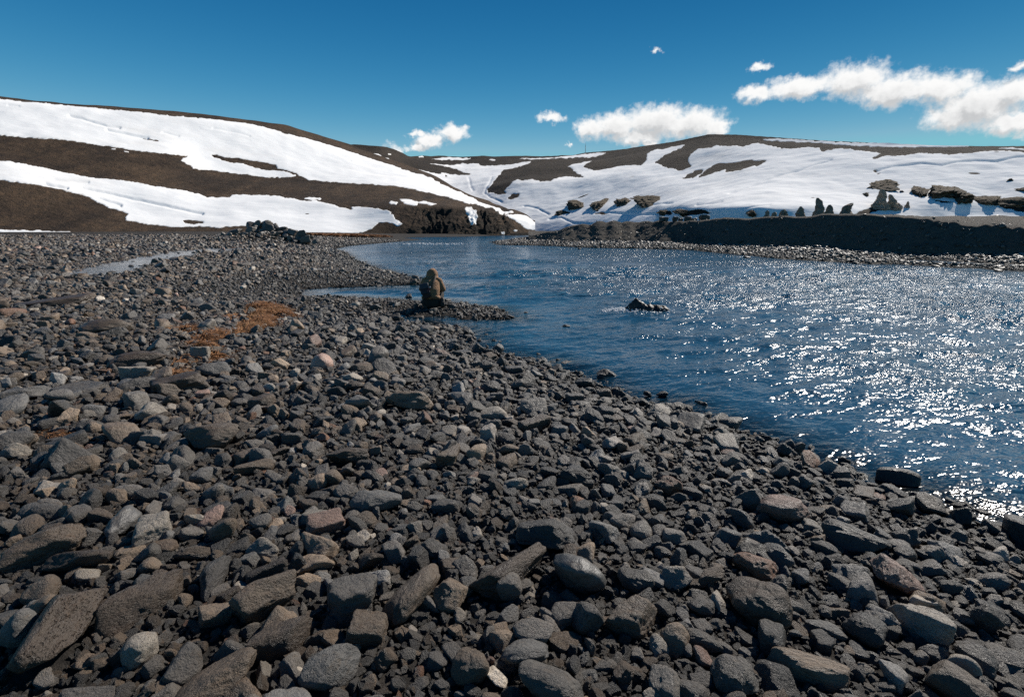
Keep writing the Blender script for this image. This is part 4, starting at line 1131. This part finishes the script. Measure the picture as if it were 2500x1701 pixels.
for k, kd in enumerate(KINDS):
    for j in range(5):
        vv, f = stone_verts(1000 + 31 * k + j, kd, 4)
        PROTO[(kd, j)] = mesh_np("cobble", vv, tris=f); PROTO[(kd, j)].materials.append(M_STONE)
G_COB = "cobbles scattered over the near beach"
cx_, cy_ = land_xy(9000, 1.35, 13.0)
csd = river_sd(cx_, cy_); cz_ = ground_z(cx_, cy_, csd); cu, cv = project(cx_, cy_, cz_)
ok = (csd > 0.25) & (cu > 10) & (cu < 2490) & (cv < 1690) & ~in_grass(cx_, cy_)
idx = np.where(ok)[0]; placed = 0
T = np.array(taken)
want = 185
ccol, cname = pick_colour(cx_, cy_, csd, len(cx_))
for i in idx:
    if placed >= want: break
    x, y = cx_[i], cy_[i]; rr_ = math.hypot(x, y)
    if random.random() > min(1.0, 4.2 / rr_): continue
    s = random.uniform(0.045, 0.085) * (0.75 + 0.055 * rr_)
    if np.any((T[:, 0] - x) ** 2 + (T[:, 1] - y) ** 2 < (T[:, 2] * 0.85 + s * 0.9) ** 2): continue
    kd = random.choice(KINDS); o = bpy.data.objects.new("stone", PROTO[(kd, random.randrange(5))]); COL.objects.link(o)
    sz = s * random.uniform(0.5, 0.8)
    o.location = (x, y, cz_[i] + sz * 0.55); o.scale = (s * random.uniform(1.0, 1.35), s * random.uniform(0.75, 1.0), sz)
    o.rotation_euler = (R(random.uniform(-16, 16)), R(random.uniform(-16, 16)), random.uniform(0, 6.28))
    c = ccol[i] * random.uniform(0.8, 1.2); o["tint"] = [float(c[0]), float(c[1]), float(c[2]), 1.0]; o["pits"] = float(random.choice([0, 0, 0.2, 0.8]))
    side = ["far left", "left", "middle", "right", "far right"][min(4, int(cu[i] / 500))]
    size = "small" if s * 1250 / rr_ < 24 else ("large" if s * 1250 / rr_ > 36 else "mid-sized")
    shape = {'round': 'rounded', 'angular': 'sharp-edged', 'block': 'blocky', 'slab': 'flat'}[kd]
    hu, hv, hn = min(HERO_PX, key=lambda q: math.hypot(q[0] - cu[i], (q[1] - cv[i]) * 1.3))
    du_, dv_ = cu[i] - hu, (cv[i] - hv) * 1.3
    rel = ("right of" if du_ > 0 else "left of") if abs(du_) > abs(dv_) else ("below" if dv_ > 0 else "above")
    lab = "%s %s %s cobble %s the %s" % (size, WORD[cname[i]], shape, rel, hn)
    if len(lab.split()) > 16: lab = " ".join(lab.split()[:16])
    tag(o, lab, "stone", G_COB)
    T = np.vstack([T, [x, y, s]]); placed += 1

def cobble_bed():
    P, S, Rt, I, Cc, Pi = [], [], [], [], [], []
    def layer(r0, r1, cell, smin, smax, emb, keep=1.0, amax=0.92, tone=1.12):
        xs = np.arange(-r1 * 0.8, r1 * 0.8, cell); ys = np.arange(0.3, r1, cell)
        gx, gy = np.meshgrid(xs, ys); gx = gx.ravel(); gy = gy.ravel()
        gx = gx + RNG.uniform(-.5, .5, gx.size) * cell; gy = gy + RNG.uniform(-.5, .5, gy.size) * cell
        rr = np.hypot(gx, gy); m = (rr >= r0) & (rr < r1) & (np.abs(np.arctan2(gx, gy)) < amax)
        if keep < 1: m &= RNG.random(gx.size) < keep
        gx, gy = gx[m], gy[m]
        sd = river_sd(gx, gy); lim = np.where(np.hypot(gx, gy) < 14, 0.9, 1.3)
        m = (sd > -lim * RNG.random(gx.size) ** 1.2)
        gx, gy, sd = gx[m], gy[m], sd[m]
        z = ground_z(gx, gy, sd); u, v = project(gx, gy, z)
        m = (u > -160) & (u < 2660) & (v < 1860) & ((signed(gx, gy, STREAM) > 0.35) | (RNG.random(gx.size) < 0.04))
        gx, gy, sd, z = gx[m], gy[m], sd[m], z[m]
        n = len(gx)
        lam = np.exp(RNG.normal(-0.08, 0.48, n)); lam = np.clip(lam, 0.45, 2.3)
        s = smin + (smax - smin) * (lam - 0.45) / 1.85
        fine = smooth(sd, 5.0, 1.0) * smooth(gy, 9, 13)
        s = s * (1 - 0.38 * fine)
        kk = (sd > 0) | (z + s * 0.8 < -0.03) | (RNG.random(n) < 0.40 * (1 + np.maximum(sd, -0.8) / 0.8))
        for a in range(0, n, 20000):
            b = slice(a, min(a + 20000, n))
            d2 = (gx[b, None] - T[None, :, 0]) ** 2 + (gy[b, None] - T[None, :, 1]) ** 2
            kk[b] &= ~np.any(d2 < (T[None, :, 2] * 0.72 + s[b, None] * 0.35) ** 2, axis=1)
        g = in_grass(gx, gy); kk &= ~g | (RNG.random(n) < 0.28)
        gx, gy, sd, z, s = gx[kk], gy[kk], sd[kk], z[kk], s[kk]; n = len(gx)
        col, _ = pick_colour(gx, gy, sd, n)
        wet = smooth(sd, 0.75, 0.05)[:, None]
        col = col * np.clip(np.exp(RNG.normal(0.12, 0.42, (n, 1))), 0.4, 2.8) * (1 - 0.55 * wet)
        col = col * tone  # contrast put into colour: fine gap pebbles darkened as shade, larger stones lightened
        sx = s * RNG.uniform(0.95, 1.4, n); sy = s * RNG.uniform(0.75, 1.05, n); sz = s * RNG.uniform(0.5, 1.0, n)
        P.append(np.stack([gx, gy, z + sz * emb + RNG.uniform(-0.1, 0.45, n) * s * 0.6], -1)); S.append(np.stack([sx, sy, sz], -1))
        Rt.append(np.stack([RNG.normal(0, 0.45, n), RNG.normal(0, 0.45, n), RNG.uniform(0, 6.283, n)], -1))
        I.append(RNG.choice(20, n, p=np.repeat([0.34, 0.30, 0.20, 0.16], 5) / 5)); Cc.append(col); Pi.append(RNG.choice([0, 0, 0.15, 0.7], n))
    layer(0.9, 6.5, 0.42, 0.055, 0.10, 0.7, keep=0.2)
    layer(0.9, 4.2, 0.030, 0.008, 0.020, 0.3, tone=0.6)  # this and the next layer: gap shade painted into the pebble colour
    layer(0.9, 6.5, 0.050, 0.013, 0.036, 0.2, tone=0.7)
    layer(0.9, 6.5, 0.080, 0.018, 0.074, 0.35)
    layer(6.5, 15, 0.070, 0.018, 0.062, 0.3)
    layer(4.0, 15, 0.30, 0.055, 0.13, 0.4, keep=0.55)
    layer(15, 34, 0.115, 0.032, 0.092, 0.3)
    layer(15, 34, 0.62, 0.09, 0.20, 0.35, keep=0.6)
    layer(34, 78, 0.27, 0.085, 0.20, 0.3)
    # stones bedded in the face of the far terrace
    nt = 1500
    ii = RNG.integers(0, TERR.x.shape[0], nt); jj = RNG.integers(0, TERR.x.shape[1], nt)
    kz = TERR.z[ii, jj] > 0.1; ii, jj = ii[kz], jj[kz]; n = len(ii)
    s = np.clip(np.exp(RNG.normal(-3.1, 0.5, n)), 0.02, 0.16)
    P.append(np.stack([TERR.x[ii, jj] + RNG.normal(0, .1, n), TERR.y[ii, jj] + RNG.normal(0, .1, n), TERR.z[ii, jj]], -1)); S.append(np.stack([s * 1.2, s, s * 0.8], -1))
    Rt.append(RNG.uniform(0, 6.28, (n, 3))); I.append(RNG.integers(0, 20, n)); Pi.append(np.zeros(n))
    Cc.append(np.array(PAL['grey'])[None] * RNG.uniform(0.6, 1.9, (n, 1)))
    P_, S_, R_, I_, C_, Q_ = [np.concatenate(t) for t in (P, S, Rt, I, Cc, Pi)]
    me = bpy.data.meshes.new("cobble_bed"); me.vertices.add(len(P_)); me.vertices.foreach_set("co", P_.astype(np.float32).ravel())
    for nm, ty, arr in (("size", 'FLOAT_VECTOR', S_), ("spin", 'FLOAT_VECTOR', R_)):
        a = me.attributes.new(nm, ty, 'POINT'); a.data.foreach_set("vector", arr.astype(np.float32).ravel())
    a = me.attributes.new("which", 'INT', 'POINT'); a.data.foreach_set("value", I_.astype(np.int32))
    a = me.attributes.new("pits", 'FLOAT', 'POINT'); a.data.foreach_set("value", Q_.astype(np.float32))
    a = me.attributes.new("tint", 'FLOAT_COLOR', 'POINT'); a.data.foreach_set("color", np.hstack([C_, np.ones((len(C_), 1))]).astype(np.float32).ravel())
    o = bpy.data.objects.new("cobble_bed", me); COL.objects.link(o)
    lib = bpy.data.collections.new("cobble_shapes")
    for k, key in enumerate(PROTO):
        vv, f = stone_verts(1000 + 31 * KINDS.index(key[0]) + key[1], key[0], 4)
        po = bpy.data.objects.new("cobble_shape_%02d" % k, PROTO[key]); lib.objects.link(po)
    ng = bpy.data.node_groups.new("cobble_scatter", 'GeometryNodeTree')
    ng.interface.new_socket("Geometry", in_out='INPUT', socket_type='NodeSocketGeometry')
    ng.interface.new_socket("Geometry", in_out='OUTPUT', socket_type='NodeSocketGeometry')
    N, L = ng.nodes, ng.links
    gi, go = N.new('NodeGroupInput'), N.new('NodeGroupOutput')
    ci = N.new('GeometryNodeCollectionInfo'); ci.inputs[0].default_value = lib; ci.inputs[1].default_value = True; ci.inputs[2].default_value = True
    ip = N.new('GeometryNodeInstanceOnPoints'); ip.inputs['Pick Instance'].default_value = True
    def attr(nm, ty):
        q = N.new('GeometryNodeInputNamedAttribute'); q.data_type = ty; q.inputs[0].default_value = nm; return q.outputs[0]
    e2r = N.new('FunctionNodeEulerToRotation'); L.new(attr("spin", 'FLOAT_VECTOR'), e2r.inputs[0])
    L.new(gi.outputs[0], ip.inputs['Points']); L.new(ci.outputs[0], ip.inputs['Instance'])
    L.new(attr("which", 'INT'), ip.inputs['Instance Index']); L.new(e2r.outputs[0], ip.inputs['Rotation']); L.new(attr("size", 'FLOAT_VECTOR'), ip.inputs['Scale'])
    L.new(ip.outputs[0], go.inputs[0])
    md = o.modifiers.new("scatter", 'NODES'); md.node_group = ng
    me.materials.append(M_STONE)
    tag(o, "bed of countless dark cobbles and pebbles covering the river beach", "cobbles", kind="stuff")
    print("COBBLES", len(P_))
cobble_bed()

# ------------------------------------------------------------------ rock outcrops and pinnacles in the snow
def rock_mat(name, dark, light):
    m, t, p = new_mat(name)
    g = t.node('ShaderNodeNewGeometry'); P = g.outputs['Position']
    Pl = t.vec('MULTIPLY', P, (0.5, 0.5, 2.2))
    c = t.mix(t.ramp(t.noise(Pl, 0.9, 7, 0.68), 0.35, 0.65), rgba(dark), rgba(light))
    t.put(p.inputs['Base Color'], c); p.inputs['Roughness'].default_value = 0.95
    t.put(p.inputs['Normal'], t.bump(t.noise(Pl, 1.6, 8, 0.75), 1.0, 0.7))
    return m
M_ROCK = rock_mat("mossy_tuff", (0.050, 0.037, 0.023), (0.155, 0.116, 0.070))
M_PINNACLE = rock_mat("pale_tuff", (0.30, 0.24, 0.18), (0.50, 0.41, 0.31))
def outcrop(u, v, wp, hp, label, seed, sheet=FAR, lean=0.0, ragged=1.0):
    p, Dd = sheet.point(u, v)
    px = Dd / 1284.0
    vv, f = stone_verts(seed, 'angular', 5, rough=1.8)
    n = fbm(vv[:, 0] * 3 + seed, vv[:, 1] * 3, vv[:, 2] * 5, 4, 0.6)
    vv = vv * (1 + 0.16 * ragged * n)[:, None]
    # ledges of layered rock
    vv[:, :2] *= (1 + 0.10 * ragged * np.sin(vv[:, 2] * 9 + 2 * n))[:, None]
    o = link("rock_outcrop", mesh_np("rock_outcrop", vv, tris=f), M_ROCK)
    L = hp * px * 0.5 / 0.34
    o.location = p + Vector((0, 0, 0.0)); o.scale = (wp * px * 0.52, L, 0.50 * min(wp, hp * 1.4) * px * 0.5 + 0.3)
    o.rotation_euler = (R(17), R(lean), -math.atan2(p.x, p.y))
    tag(o, label, "rock", "rocks sticking out of the far snow slope")
for i, a in enumerate([
    (1410, 499, 52, 20, "ragged brown rock with a thin arm, left of three below the snow slope"), (1462, 501, 40, 28, "square brown outcrop joined to the ragged one"),
    (1520, 498, 40, 26, "smaller brown outcrop between two larger ones in the snow"), (1584, 496, 76, 30, "broad humped brown outcrop with a tail on the snow slope"),
    (2152, 456, 60, 26, "mossy ledge high in the snow above two pinnacles"), (2246, 472, 34, 34, "square mossy outcrop left of the biggest ledges"),
    (2300, 474, 66, 46, "biggest layered outcrop on the right snow slope"), (2345, 488, 52, 40, "stepped outcrop right of the biggest one"),
    (2402, 498, 52, 18, "low dark ledge right of the stepped outcrop"), (2465, 500, 90, 20, "long dark ledge at the right edge of the snow slope"),
    (2463, 449, 16, 10, "small rock capped with snow near the right edge"), (2112, 476, 14, 13, "small dark rock left of the mossy ledge"),
    (2200, 470, 9, 5, "tiny rock right of the mossy ledge"), (2490, 470, 30, 8, "thin dark ledge under the snow-capped rock"),
    (1835, 521, 22, 12, "dark rock in the blue snow shade left of the pinnacles"), (2400, 488, 40, 8, "thin rim of rock above the low dark ledge"),
    (1673, 520, 60, 11, "long black rock band in the blue snow shade"), (1625, 521, 36, 10, "short black rock band in the blue snow shade"), (1375, 518, 34, 9, "black rock rib in the snow by the river bend")]):
    outcrop(*a, seed=700 + 3 * i)
def pinnacle(u, vtop, vbase, wp, label, seed, D=None, lean=0.0, hook=0.0, hole=False, sheet=None):
    if sheet is not None:
        p, Dd = sheet.point(u, vbase); base = p
    else:
        Dd = D; x, y, z = at_D(u, vbase, D); base = Vector((x, y, z))
    px = Dd / 1284.0; H = (vbase - vtop) * px; W = wp * px / 2
    nr, nc = 44, 30
    r = np.random.default_rng(seed); o = r.uniform(0, 40, 3)
    t = np.linspace(0, 1, nr); a = np.linspace(0, 2 * math.pi, nc, endpoint=False)
    Tt, A = np.meshgrid(t, a, indexing='ij')
    shape = np.interp(t, [0, 0.2, 0.45, 0.7, 0.88, 1.0], [1.15, 0.95, 0.66, 0.46, 0.34, 0.12])[:, None]
    n = fbm(np.cos(A) * 1.0 + o[0], np.sin(A) * 1.0 + o[1], Tt * 2.6 + o[2], 6, 0.60)
    rad = W * shape * (1.05 + 0.48 * n)
    X = rad * np.cos(A) + lean * H * Tt ** 1.6 + hook * W * np.clip(Tt - 0.8, 0, 1) * 5; Y = rad * np.sin(A) * 0.85
    Z = H * Tt - 0.3
    V = np.stack([X, Y, Z], -1).reshape(-1, 3)
    i = np.arange(nr - 1)[:, None] * nc + np.arange(nc)[None]; j = np.arange(nr - 1)[:, None] * nc + (np.arange(nc)[None] + 1) % nc
    q = np.stack([i, j, j + nc, i + nc], -1).reshape(-1, 4)
    top = np.array([[(nr - 1) * nc, (nr - 1) * nc + k, (nr - 1) * nc + k + 1] for k in range(1, nc - 1)])
    root = link("rock_pinnacle", mesh_np("rock_pinnacle", V, q, top, smooth_shade=False), M_PINNACLE)
    root.location = base
    tag(root, label, "rock", "rock pinnacles above the terrace")
    return root
for i, (u, vt, w_, le, hk, lab) in enumerate([
    (1871, 508, 22, 0, 0, "leftmost little cone of rock above the terrace edge"), (1889, 512, 23, 0, 0, "low rounded knob second from the left above the terrace"),
    (1912, 506, 36, 0, 0, "broad low cone third from the left above the terrace"), (1954, 499, 32, -0.08, 0, "slim spiky pinnacle left of the tallest one"),
    (1997, 479, 33, -0.05, -0.3, "tallest crooked pinnacle above the terrace"), (2023, 495, 30, -0.05, 0, "pinnacle just right of the tallest one"),
    (2063, 491, 44, 0.0, 0.5, "wide witch-hat pinnacle with a hooked tip")]):
    pinnacle(u, vt, 537, w_, lab, 40 + i, D=60, lean=le, hook=hk)
pinnacle(2150, 463, 511, 36, "left one of two tall pinnacles standing in the snow", 61, sheet=FAR, lean=-0.06)
pinnacle(2180, 474, 511, 32, "right one of two tall pinnacles standing in the snow, leaning left", 62, sheet=FAR, lean=-0.35)
pinnacle(2213, 491, 509, 12, "tiny pinnacle right of the two tall ones", 63, sheet=FAR)
for i, (u, v, wp, hp, lab) in enumerate([(1616, 536, 13, 11, "left boulder of a touching pair on the slumped bank"), (1627, 536, 11, 10, "right boulder of a touching pair on the slumped bank"),
    (1648, 535, 14, 11, "dark round boulder on the bank left of the pale ones"), (1662, 537, 11, 8, "small low boulder in the row on the bank"),
    (1679, 535, 17, 11, "grey boulder in the middle of the row on the bank"), (1694, 537, 14, 8, "light-topped boulder near the end of the row"), (1720, 533, 24, 14, "largest squarish boulder at the terrace corner")]):
    Dd = 57.0; x, y, z = at_D(u, v, Dd); px = Dd / 1284
    vv, f = stone_verts(300 + i, 'block', 4)
    o = link("boulder", mesh_np("boulder", vv, tris=f), M_STONE); o.location = (x, y, z); o.scale = (wp * px * .52, wp * px * .45, hp * px * .62)
    o["tint"] = [0.06, 0.058, 0.056, 1.0]; o["pits"] = 0.1; o.rotation_euler = (0, 0, random.uniform(-.4, .4))
    tag(o, lab, "boulder", "boulders on the terrace edge")

# ------------------------------------------------------------------ mast on the skyline
def mast():
    p, Dd = FAR.point(1428, 374.5); px = Dd / 1284.0
    root = empty("mast", p); H = 23 * px
    tag(root, "thin dark mast standing alone on the skyline", "mast")
    mm = plain("weathered_steel", (0.05, 0.055, 0.06), 0.6)
    def tube(name, r0, r1, z0, z1, n=10):
        a = np.linspace(0, 2 * math.pi, n, endpoint=False)
        V = np.concatenate([np.stack([r * np.cos(a), r * np.sin(a), np.full(n, z)], -1) for r, z in ((r0, z0), (r1, z1))] + [[[0, 0, z1]]])
        q = [[k, (k + 1) % n, n + (k + 1) % n, n + k] for k in range(n)]; t = [[n + k, n + (k + 1) % n, 2 * n] for k in range(n)]
        return link(name, mesh_np(name, V, q, t), mm, root)
    tube("base", 0.35, 0.30, -0.8, 0.5); tube("lower_tube", 0.16, 0.15, 0.3, H * 0.68); tube("collar", 0.22, 0.22, H * 0.66, H * 0.70); tube("upper_tube", 0.10, 0.07, H * 0.68, H)
mast()

# ------------------------------------------------------------------ foam round the river rock and on the riffles
def foam(cx, cy, rx, ry, n, label, bias=None, hmax=0.10, seed=1, size=0.012):
    r = np.random.default_rng(seed); d, f = ICO[2] if len(ICO[2][0]) < 60 else ico(1)
    d, f = ico(1)
    V, F = [], []
    k = 0
    while k < n:
        a = r.uniform(0, 2 * math.pi); q = r.normal(1.0, 0.28)
        x, y = rx * q * math.cos(a), ry * q * math.sin(a)
        if bias is not None and (x * bias[0] + y * bias[1]) < r.normal(-0.05, 0.25): continue
        s = size * r.uniform(0.5, 1.6); z = abs(r.normal(0, hmax * 0.4)) * max(0.0, 1.4 - q * 0.7)
        V.append(d * (s * np.array([1.6, 1.1, 0.8]) * r.uniform(0.7, 1.3, 3)) * (1 + 0.25 * r.normal(size=(len(d), 1))) + [cx + x, cy + y, z]); F.append(f + k * len(d)); k += 1
    o = link("foam", mesh_np("foam", np.concatenate(V), tris=np.concatenate(F)), M_FOAM)
    tag(o, label, kind="stuff")
M_FOAM = plain("white_water", (0.70, 0.72, 0.74), 0.9, 0.05, 30, 0.2, 0.01)
foam(RRX + 0.0, RRY, 0.66, 0.34, 1900, "white foam curling round the peaked rock in mid river", bias=(-0.7, 0.7), seed=3)
xx, yy = at_z(1720, 826, 0); foam(float(xx), float(yy), 0.30, 0.12, 160, "small riffle of white water downstream of the peaked rock", seed=4, hmax=0.05)
xx, yy = at_z(1395, 706, 0); foam(float(xx), float(yy), 0.28, 0.10, 120, "small breaking wave beyond the person", seed=5, hmax=0.05)
xx, yy = at_z(1055, 596, 0); foam(float(xx), float(yy), 3.4, 0.9, 160, "white riffles at the far river bend", seed=6, hmax=0.12, size=0.06)

# ------------------------------------------------------------------ the person crouching at the water
def blob(name, caps, voxel, mat, parent, smooth_it=6):
    """one continuous skin grown over tapering limbs: caps = [(p0, r0, p1, r1), ...]"""
    d, f = ico(3)
    V, F = [], []; k = 0
    for (p0, r0, p1, r1) in caps:
        p0, p1 = np.array(p0, float), np.array(p1, float); L = np.linalg.norm(p1 - p0)
        m = max(2, int(L / (0.35 * min(np.min(r0), np.min(r1)))) + 1)
        for t in np.linspace(0, 1, m):
            rad = np.array(r0) * (1 - t) + np.array(r1) * t
            V.append(d * rad + p0 * (1 - t) + p1 * t); F.append(f + k * len(d)); k += 1
    me = mesh_np(name, np.concatenate(V), tris=np.concatenate(F))
    tmp = bpy.data.objects.new(name, me); COL.objects.link(tmp)
    rm = tmp.modifiers.new("r", 'REMESH'); rm.mode = 'VOXEL'; rm.voxel_size = voxel; rm.use_smooth_shade = True
    sm = tmp.modifiers.new("s", 'SMOOTH'); sm.iterations = smooth_it; sm.factor = 0.5
    dg = bpy.context.evaluated_depsgraph_get(); out = bpy.data.meshes.new_from_object(tmp.evaluated_get(dg))
    bpy.data.objects.remove(tmp)
    for p in out.polygons: p.use_smooth = True
    out.materials.clear()
    return link(name, out, mat, parent)
def person():
    x, y, z = PX, PY, PZ
    root = empty("person", (x, y, z), rz=R(-3)); root.scale = (1.02, 1.02, 1.02)
    tag(root, "person in a hooded tan jacket crouching at the water's edge, seen from behind", "person")
    jm = plain("tan_jacket", (0.31, 0.168, 0.085), 0.85, 0.5, 16, 1.0, 0.04); tm = plain("dark_trousers", (0.022, 0.018, 0.015), 0.9, 0.3, 12, 0.6, 0.02)
    bm_ = plain("brown_boots", (0.03, 0.022, 0.017), 0.6, 0.3, 14, 0.5, 0.01); sk = plain("skin", (0.42, 0.25, 0.18), 0.55, 0.1, 30, 0.1, 0.004)
    bag = plain("navy_bag", (0.020, 0.022, 0.032), 0.8, 0.3, 16, 0.5, 0.01); rd = plain("red_webbing", (0.16, 0.045, 0.045), 0.8); stp = plain("strap_web", (0.07, 0.05, 0.036), 0.85)
    # body: head, neck, trunk, limbs, hands with fingers
    caps = [((0, .17, .80), (.075, .09, .10), (0, .19, .76), (.065, .075, .08)), ((0, .10, .68), .055, (0, .15, .76), .055),
            ((0, -.08, .34), (.15, .12, .10), (0, .05, .62), (.15, .10, .09)),
            ((-.10, -.06, .30), .085, (-.14, .26, .34), .06), ((-.14, .26, .34), .058, (-.13, -.06, .08), .04),
            ((.10, -.06, .30), .085, (.16, .26, .30), .06), ((.16, .26, .30), .058, (.22, -.10, .10), .04),
            ((-.17, .04, .60), .055, (-.25, .06, .42), .045), ((-.25, .06, .42), .042, (-.08, .33, .40), .028),
            ((.17, .04, .60), .055, (.25, .06, .42), .045), ((.25, .06, .42), .042, (.08, .33, .40), .028)]
    for s in (-1, 1):
        caps.append(((s * .08, .33, .40), (.032, .03, .018), (s * .06, .39, .41), (.036, .03, .016)))
        for k, (dx, L) in enumerate(((-.026, .058), (-.009, .068), (.009, .064), (.025, .05))):
            b = np.array((s * .06 + dx, .41, .41)); c = b + [0, L * .6, .006]; e = c + [-s * .006, L * .35, -.026]
            caps.append((b, .0095, c, .009)); caps.append((c, .009, e, .008))
        b = np.array((s * .03, .37, .405)); c = b + [-s * .022, .03, .014]; caps.append((b, .011, c, .010)); caps.append((c, .010, c + np.array([-s * .004, .028, -.004]), .009))
    blob("body", caps, 0.009, sk, root, 3)
    jk = blob("jacket", [((0, -.11, .33), (.20, .17, .085), (0, -.09, .44), (.205, .175, .09)), ((0, -.09, .44), (.205, .175, .09), (0, -.02, .58), (.20, .155, .09)),
                    ((0, -.02, .58), (.20, .15, .09), (0, .05, .66), (.15, .12, .07)), ((0, .05, .66), (.14, .11, .06), (0, .10, .71), (.09, .09, .05)),
                    ((-.165, .02, .62), .078, (-.245, .03, .43), .068), ((-.245, .03, .43), .066, (-.11, .29, .40), .050),
                    ((.165, .02, .62), .078, (.250, .03, .43), .068), ((.250, .03, .43), .066, (.11, .29, .40), .050)], 0.014, jm, root, 5)
    blob("hem", [((-.16, -.14, .265), (.06, .10, .05), (.16, -.14, .265), (.06, .10, .05)), ((0, -.17, .27), (.12, .09, .055), (.07, -.18, .29), (.12, .085, .055))], 0.014, jm, jk, 6)
    blob("hood", [((0, .06, .71), (.145, .10, .06), (.0, .09, .78), (.132, .125, .09)), ((0, .09, .79), (.128, .125, .09), (.01, .08, .845), (.085, .10, .055)), ((-.03, .0, .685), (.15, .07, .035), (.03, .0, .685), (.15, .07, .035))], 0.011, jm, jk, 5)
    blob("trousers", [((-.09, -.10, .22), (.13, .12, .12), (-.14, .20, .33), .085), ((-.14, .22, .33), .080, (-.13, -.10, .10), .070), ((.09, -.10, .22), (.13, .12, .12), (.16, .20, .30), .085),
                      ((.16, .22, .30), .080, (.21, -.10, .11), .070), ((-.11, -.14, .14), (.11, .08, .12), (.10, -.14, .14), (.11, .08, .12))], 0.014, tm, root, 5)
    for s, (hx, hy, hz), (tx, ty, tz_) in ((-1, (-.13, -.16, .07), (-.15, .06, .04)), (1, (.27, -.17, .13), (.22, .03, .045))):
        b = blob("boot", [((hx, hy, hz), (.048, .05, .06), (tx, ty, tz_), (.048, .06, .040)), ((hx, hy + .02, hz + .03), .052, (hx - .01 * s, hy + .05, hz + .08), .056)], 0.011, bm_, root, 4)
        blob("sole", [((hx, hy - .028, hz - .02), (.050, .02, .05), (hx, hy - .03, hz + .02), (.046, .018, .03))], 0.009, plain("rubber_sole", (0.03, 0.028, 0.026), 0.9), b, 3)
    # bag on the left of the back with its flap, webbing and strap
    def slab(name, c, size, rot, mat, parent, bev=0.02):
        bm = bmesh.new(); bmesh.ops.create_cube(bm, size=1.0); bmesh.ops.scale(bm, vec=size, verts=bm.verts)
        bmesh.ops.bevel(bm, geom=list(bm.edges), offset=bev, segments=3, affect='EDGES', profile=0.6)
        bmesh.ops.rotate(bm, cent=(0, 0, 0), matrix=Euler(rot).to_matrix(), verts=bm.verts); bmesh.ops.translate(bm, vec=c, verts=bm.verts)
        me = bpy.data.meshes.new(name); bm.to_mesh(me); bm.free()
        for p in me.polygons: p.use_smooth = True
        return link(name, me, mat, parent)
    bg_ = empty("shoulder_bag", (x, y, z), rz=R(-3)); bg_.scale = (1.02, 1.02, 1.02); tag(bg_, "dark navy shoulder bag with a strap slung across the crouching person's back", "bag")
    slab("bag_body", (-.105, -.275, .47), (.21, .09, .24), (R(-10), R(-12), R(6)), bag, bg_, 0.03)
    slab("bag_flap", (-.11, -.300, .53), (.20, .07, .13), (R(-14), R(-12), R(6)), plain("navy_flap", (0.035, 0.040, 0.055), 0.7, 0.2), bg_, 0.025)
    slab("lower_pouch", (-.065, -.275, .33), (.18, .09, .14), (R(-4), R(-20), 0), plain("maroon_pouch", (0.035, 0.016, 0.014), 0.85), bg_, 0.03)
    slab("webbing", (.005, -.325, .475), (.03, .018, .15), (R(-12), R(34), 0), rd, bg_, 0.006)
    slab("buckle", (.028, -.335, .515), (.03, .02, .035), (R(-12), R(34), 0), plain("pale_buckle", (0.5, 0.45, 0.45), 0.5), bg_, 0.006)
    pts = [Vector(p) for p in ((-.01, -.30, .44), (.05, -.305, .54), (.09, -.25, .62), (.115, -.14, .695), (.10, -.02, .735), (.07, .10, .715))]
    V, Q = [], []
    for i, p in enumerate(pts):
        dr = (pts[min(i + 1, len(pts) - 1)] - pts[max(i - 1, 0)]).normalized(); side = dr.cross(Vector((0.3, -0.75, 0.55))).normalized(); nn = side.cross(dr).normalized()
        for a, b in ((-.020, -.005), (.020, -.005), (.020, .005), (-.020, .005)): V.append(p + side * a + nn * b)
    for i in range(len(pts) - 1):
        for k in range(4): Q.append([i * 4 + k, i * 4 + (k + 1) % 4, (i + 1) * 4 + (k + 1) % 4, (i + 1) * 4 + k])
    link("strap", mesh_np("strap", np.array([v[:] for v in V]), Q), stp, bg_)
person()

# look-alikes that share a description are told apart by their order across the picture
bpy.context.view_layer.update()
by_label = {}
for o in COL.objects:
    if o.parent is None and "category" in o and o.get("kind") is None: by_label.setdefault(o["label"], []).append(o)
for lab, obs in by_label.items():
    if 1 < len(obs) <= 4:
        obs.sort(key=lambda q: float(project(q.location.x, q.location.y, q.location.z)[0]))
        for k, o in enumerate(obs):
            extra = ["leftmost", "rightmost"][k] if len(obs) == 2 else (["leftmost", "middle", "rightmost"][k] if len(obs) == 3 else ["leftmost", "second", "third", "rightmost"][k])
            o["label"] = " ".join((lab + ", " + extra + " of " + {2: "two", 3: "three", 4: "four"}[len(obs)]).split()[:16])
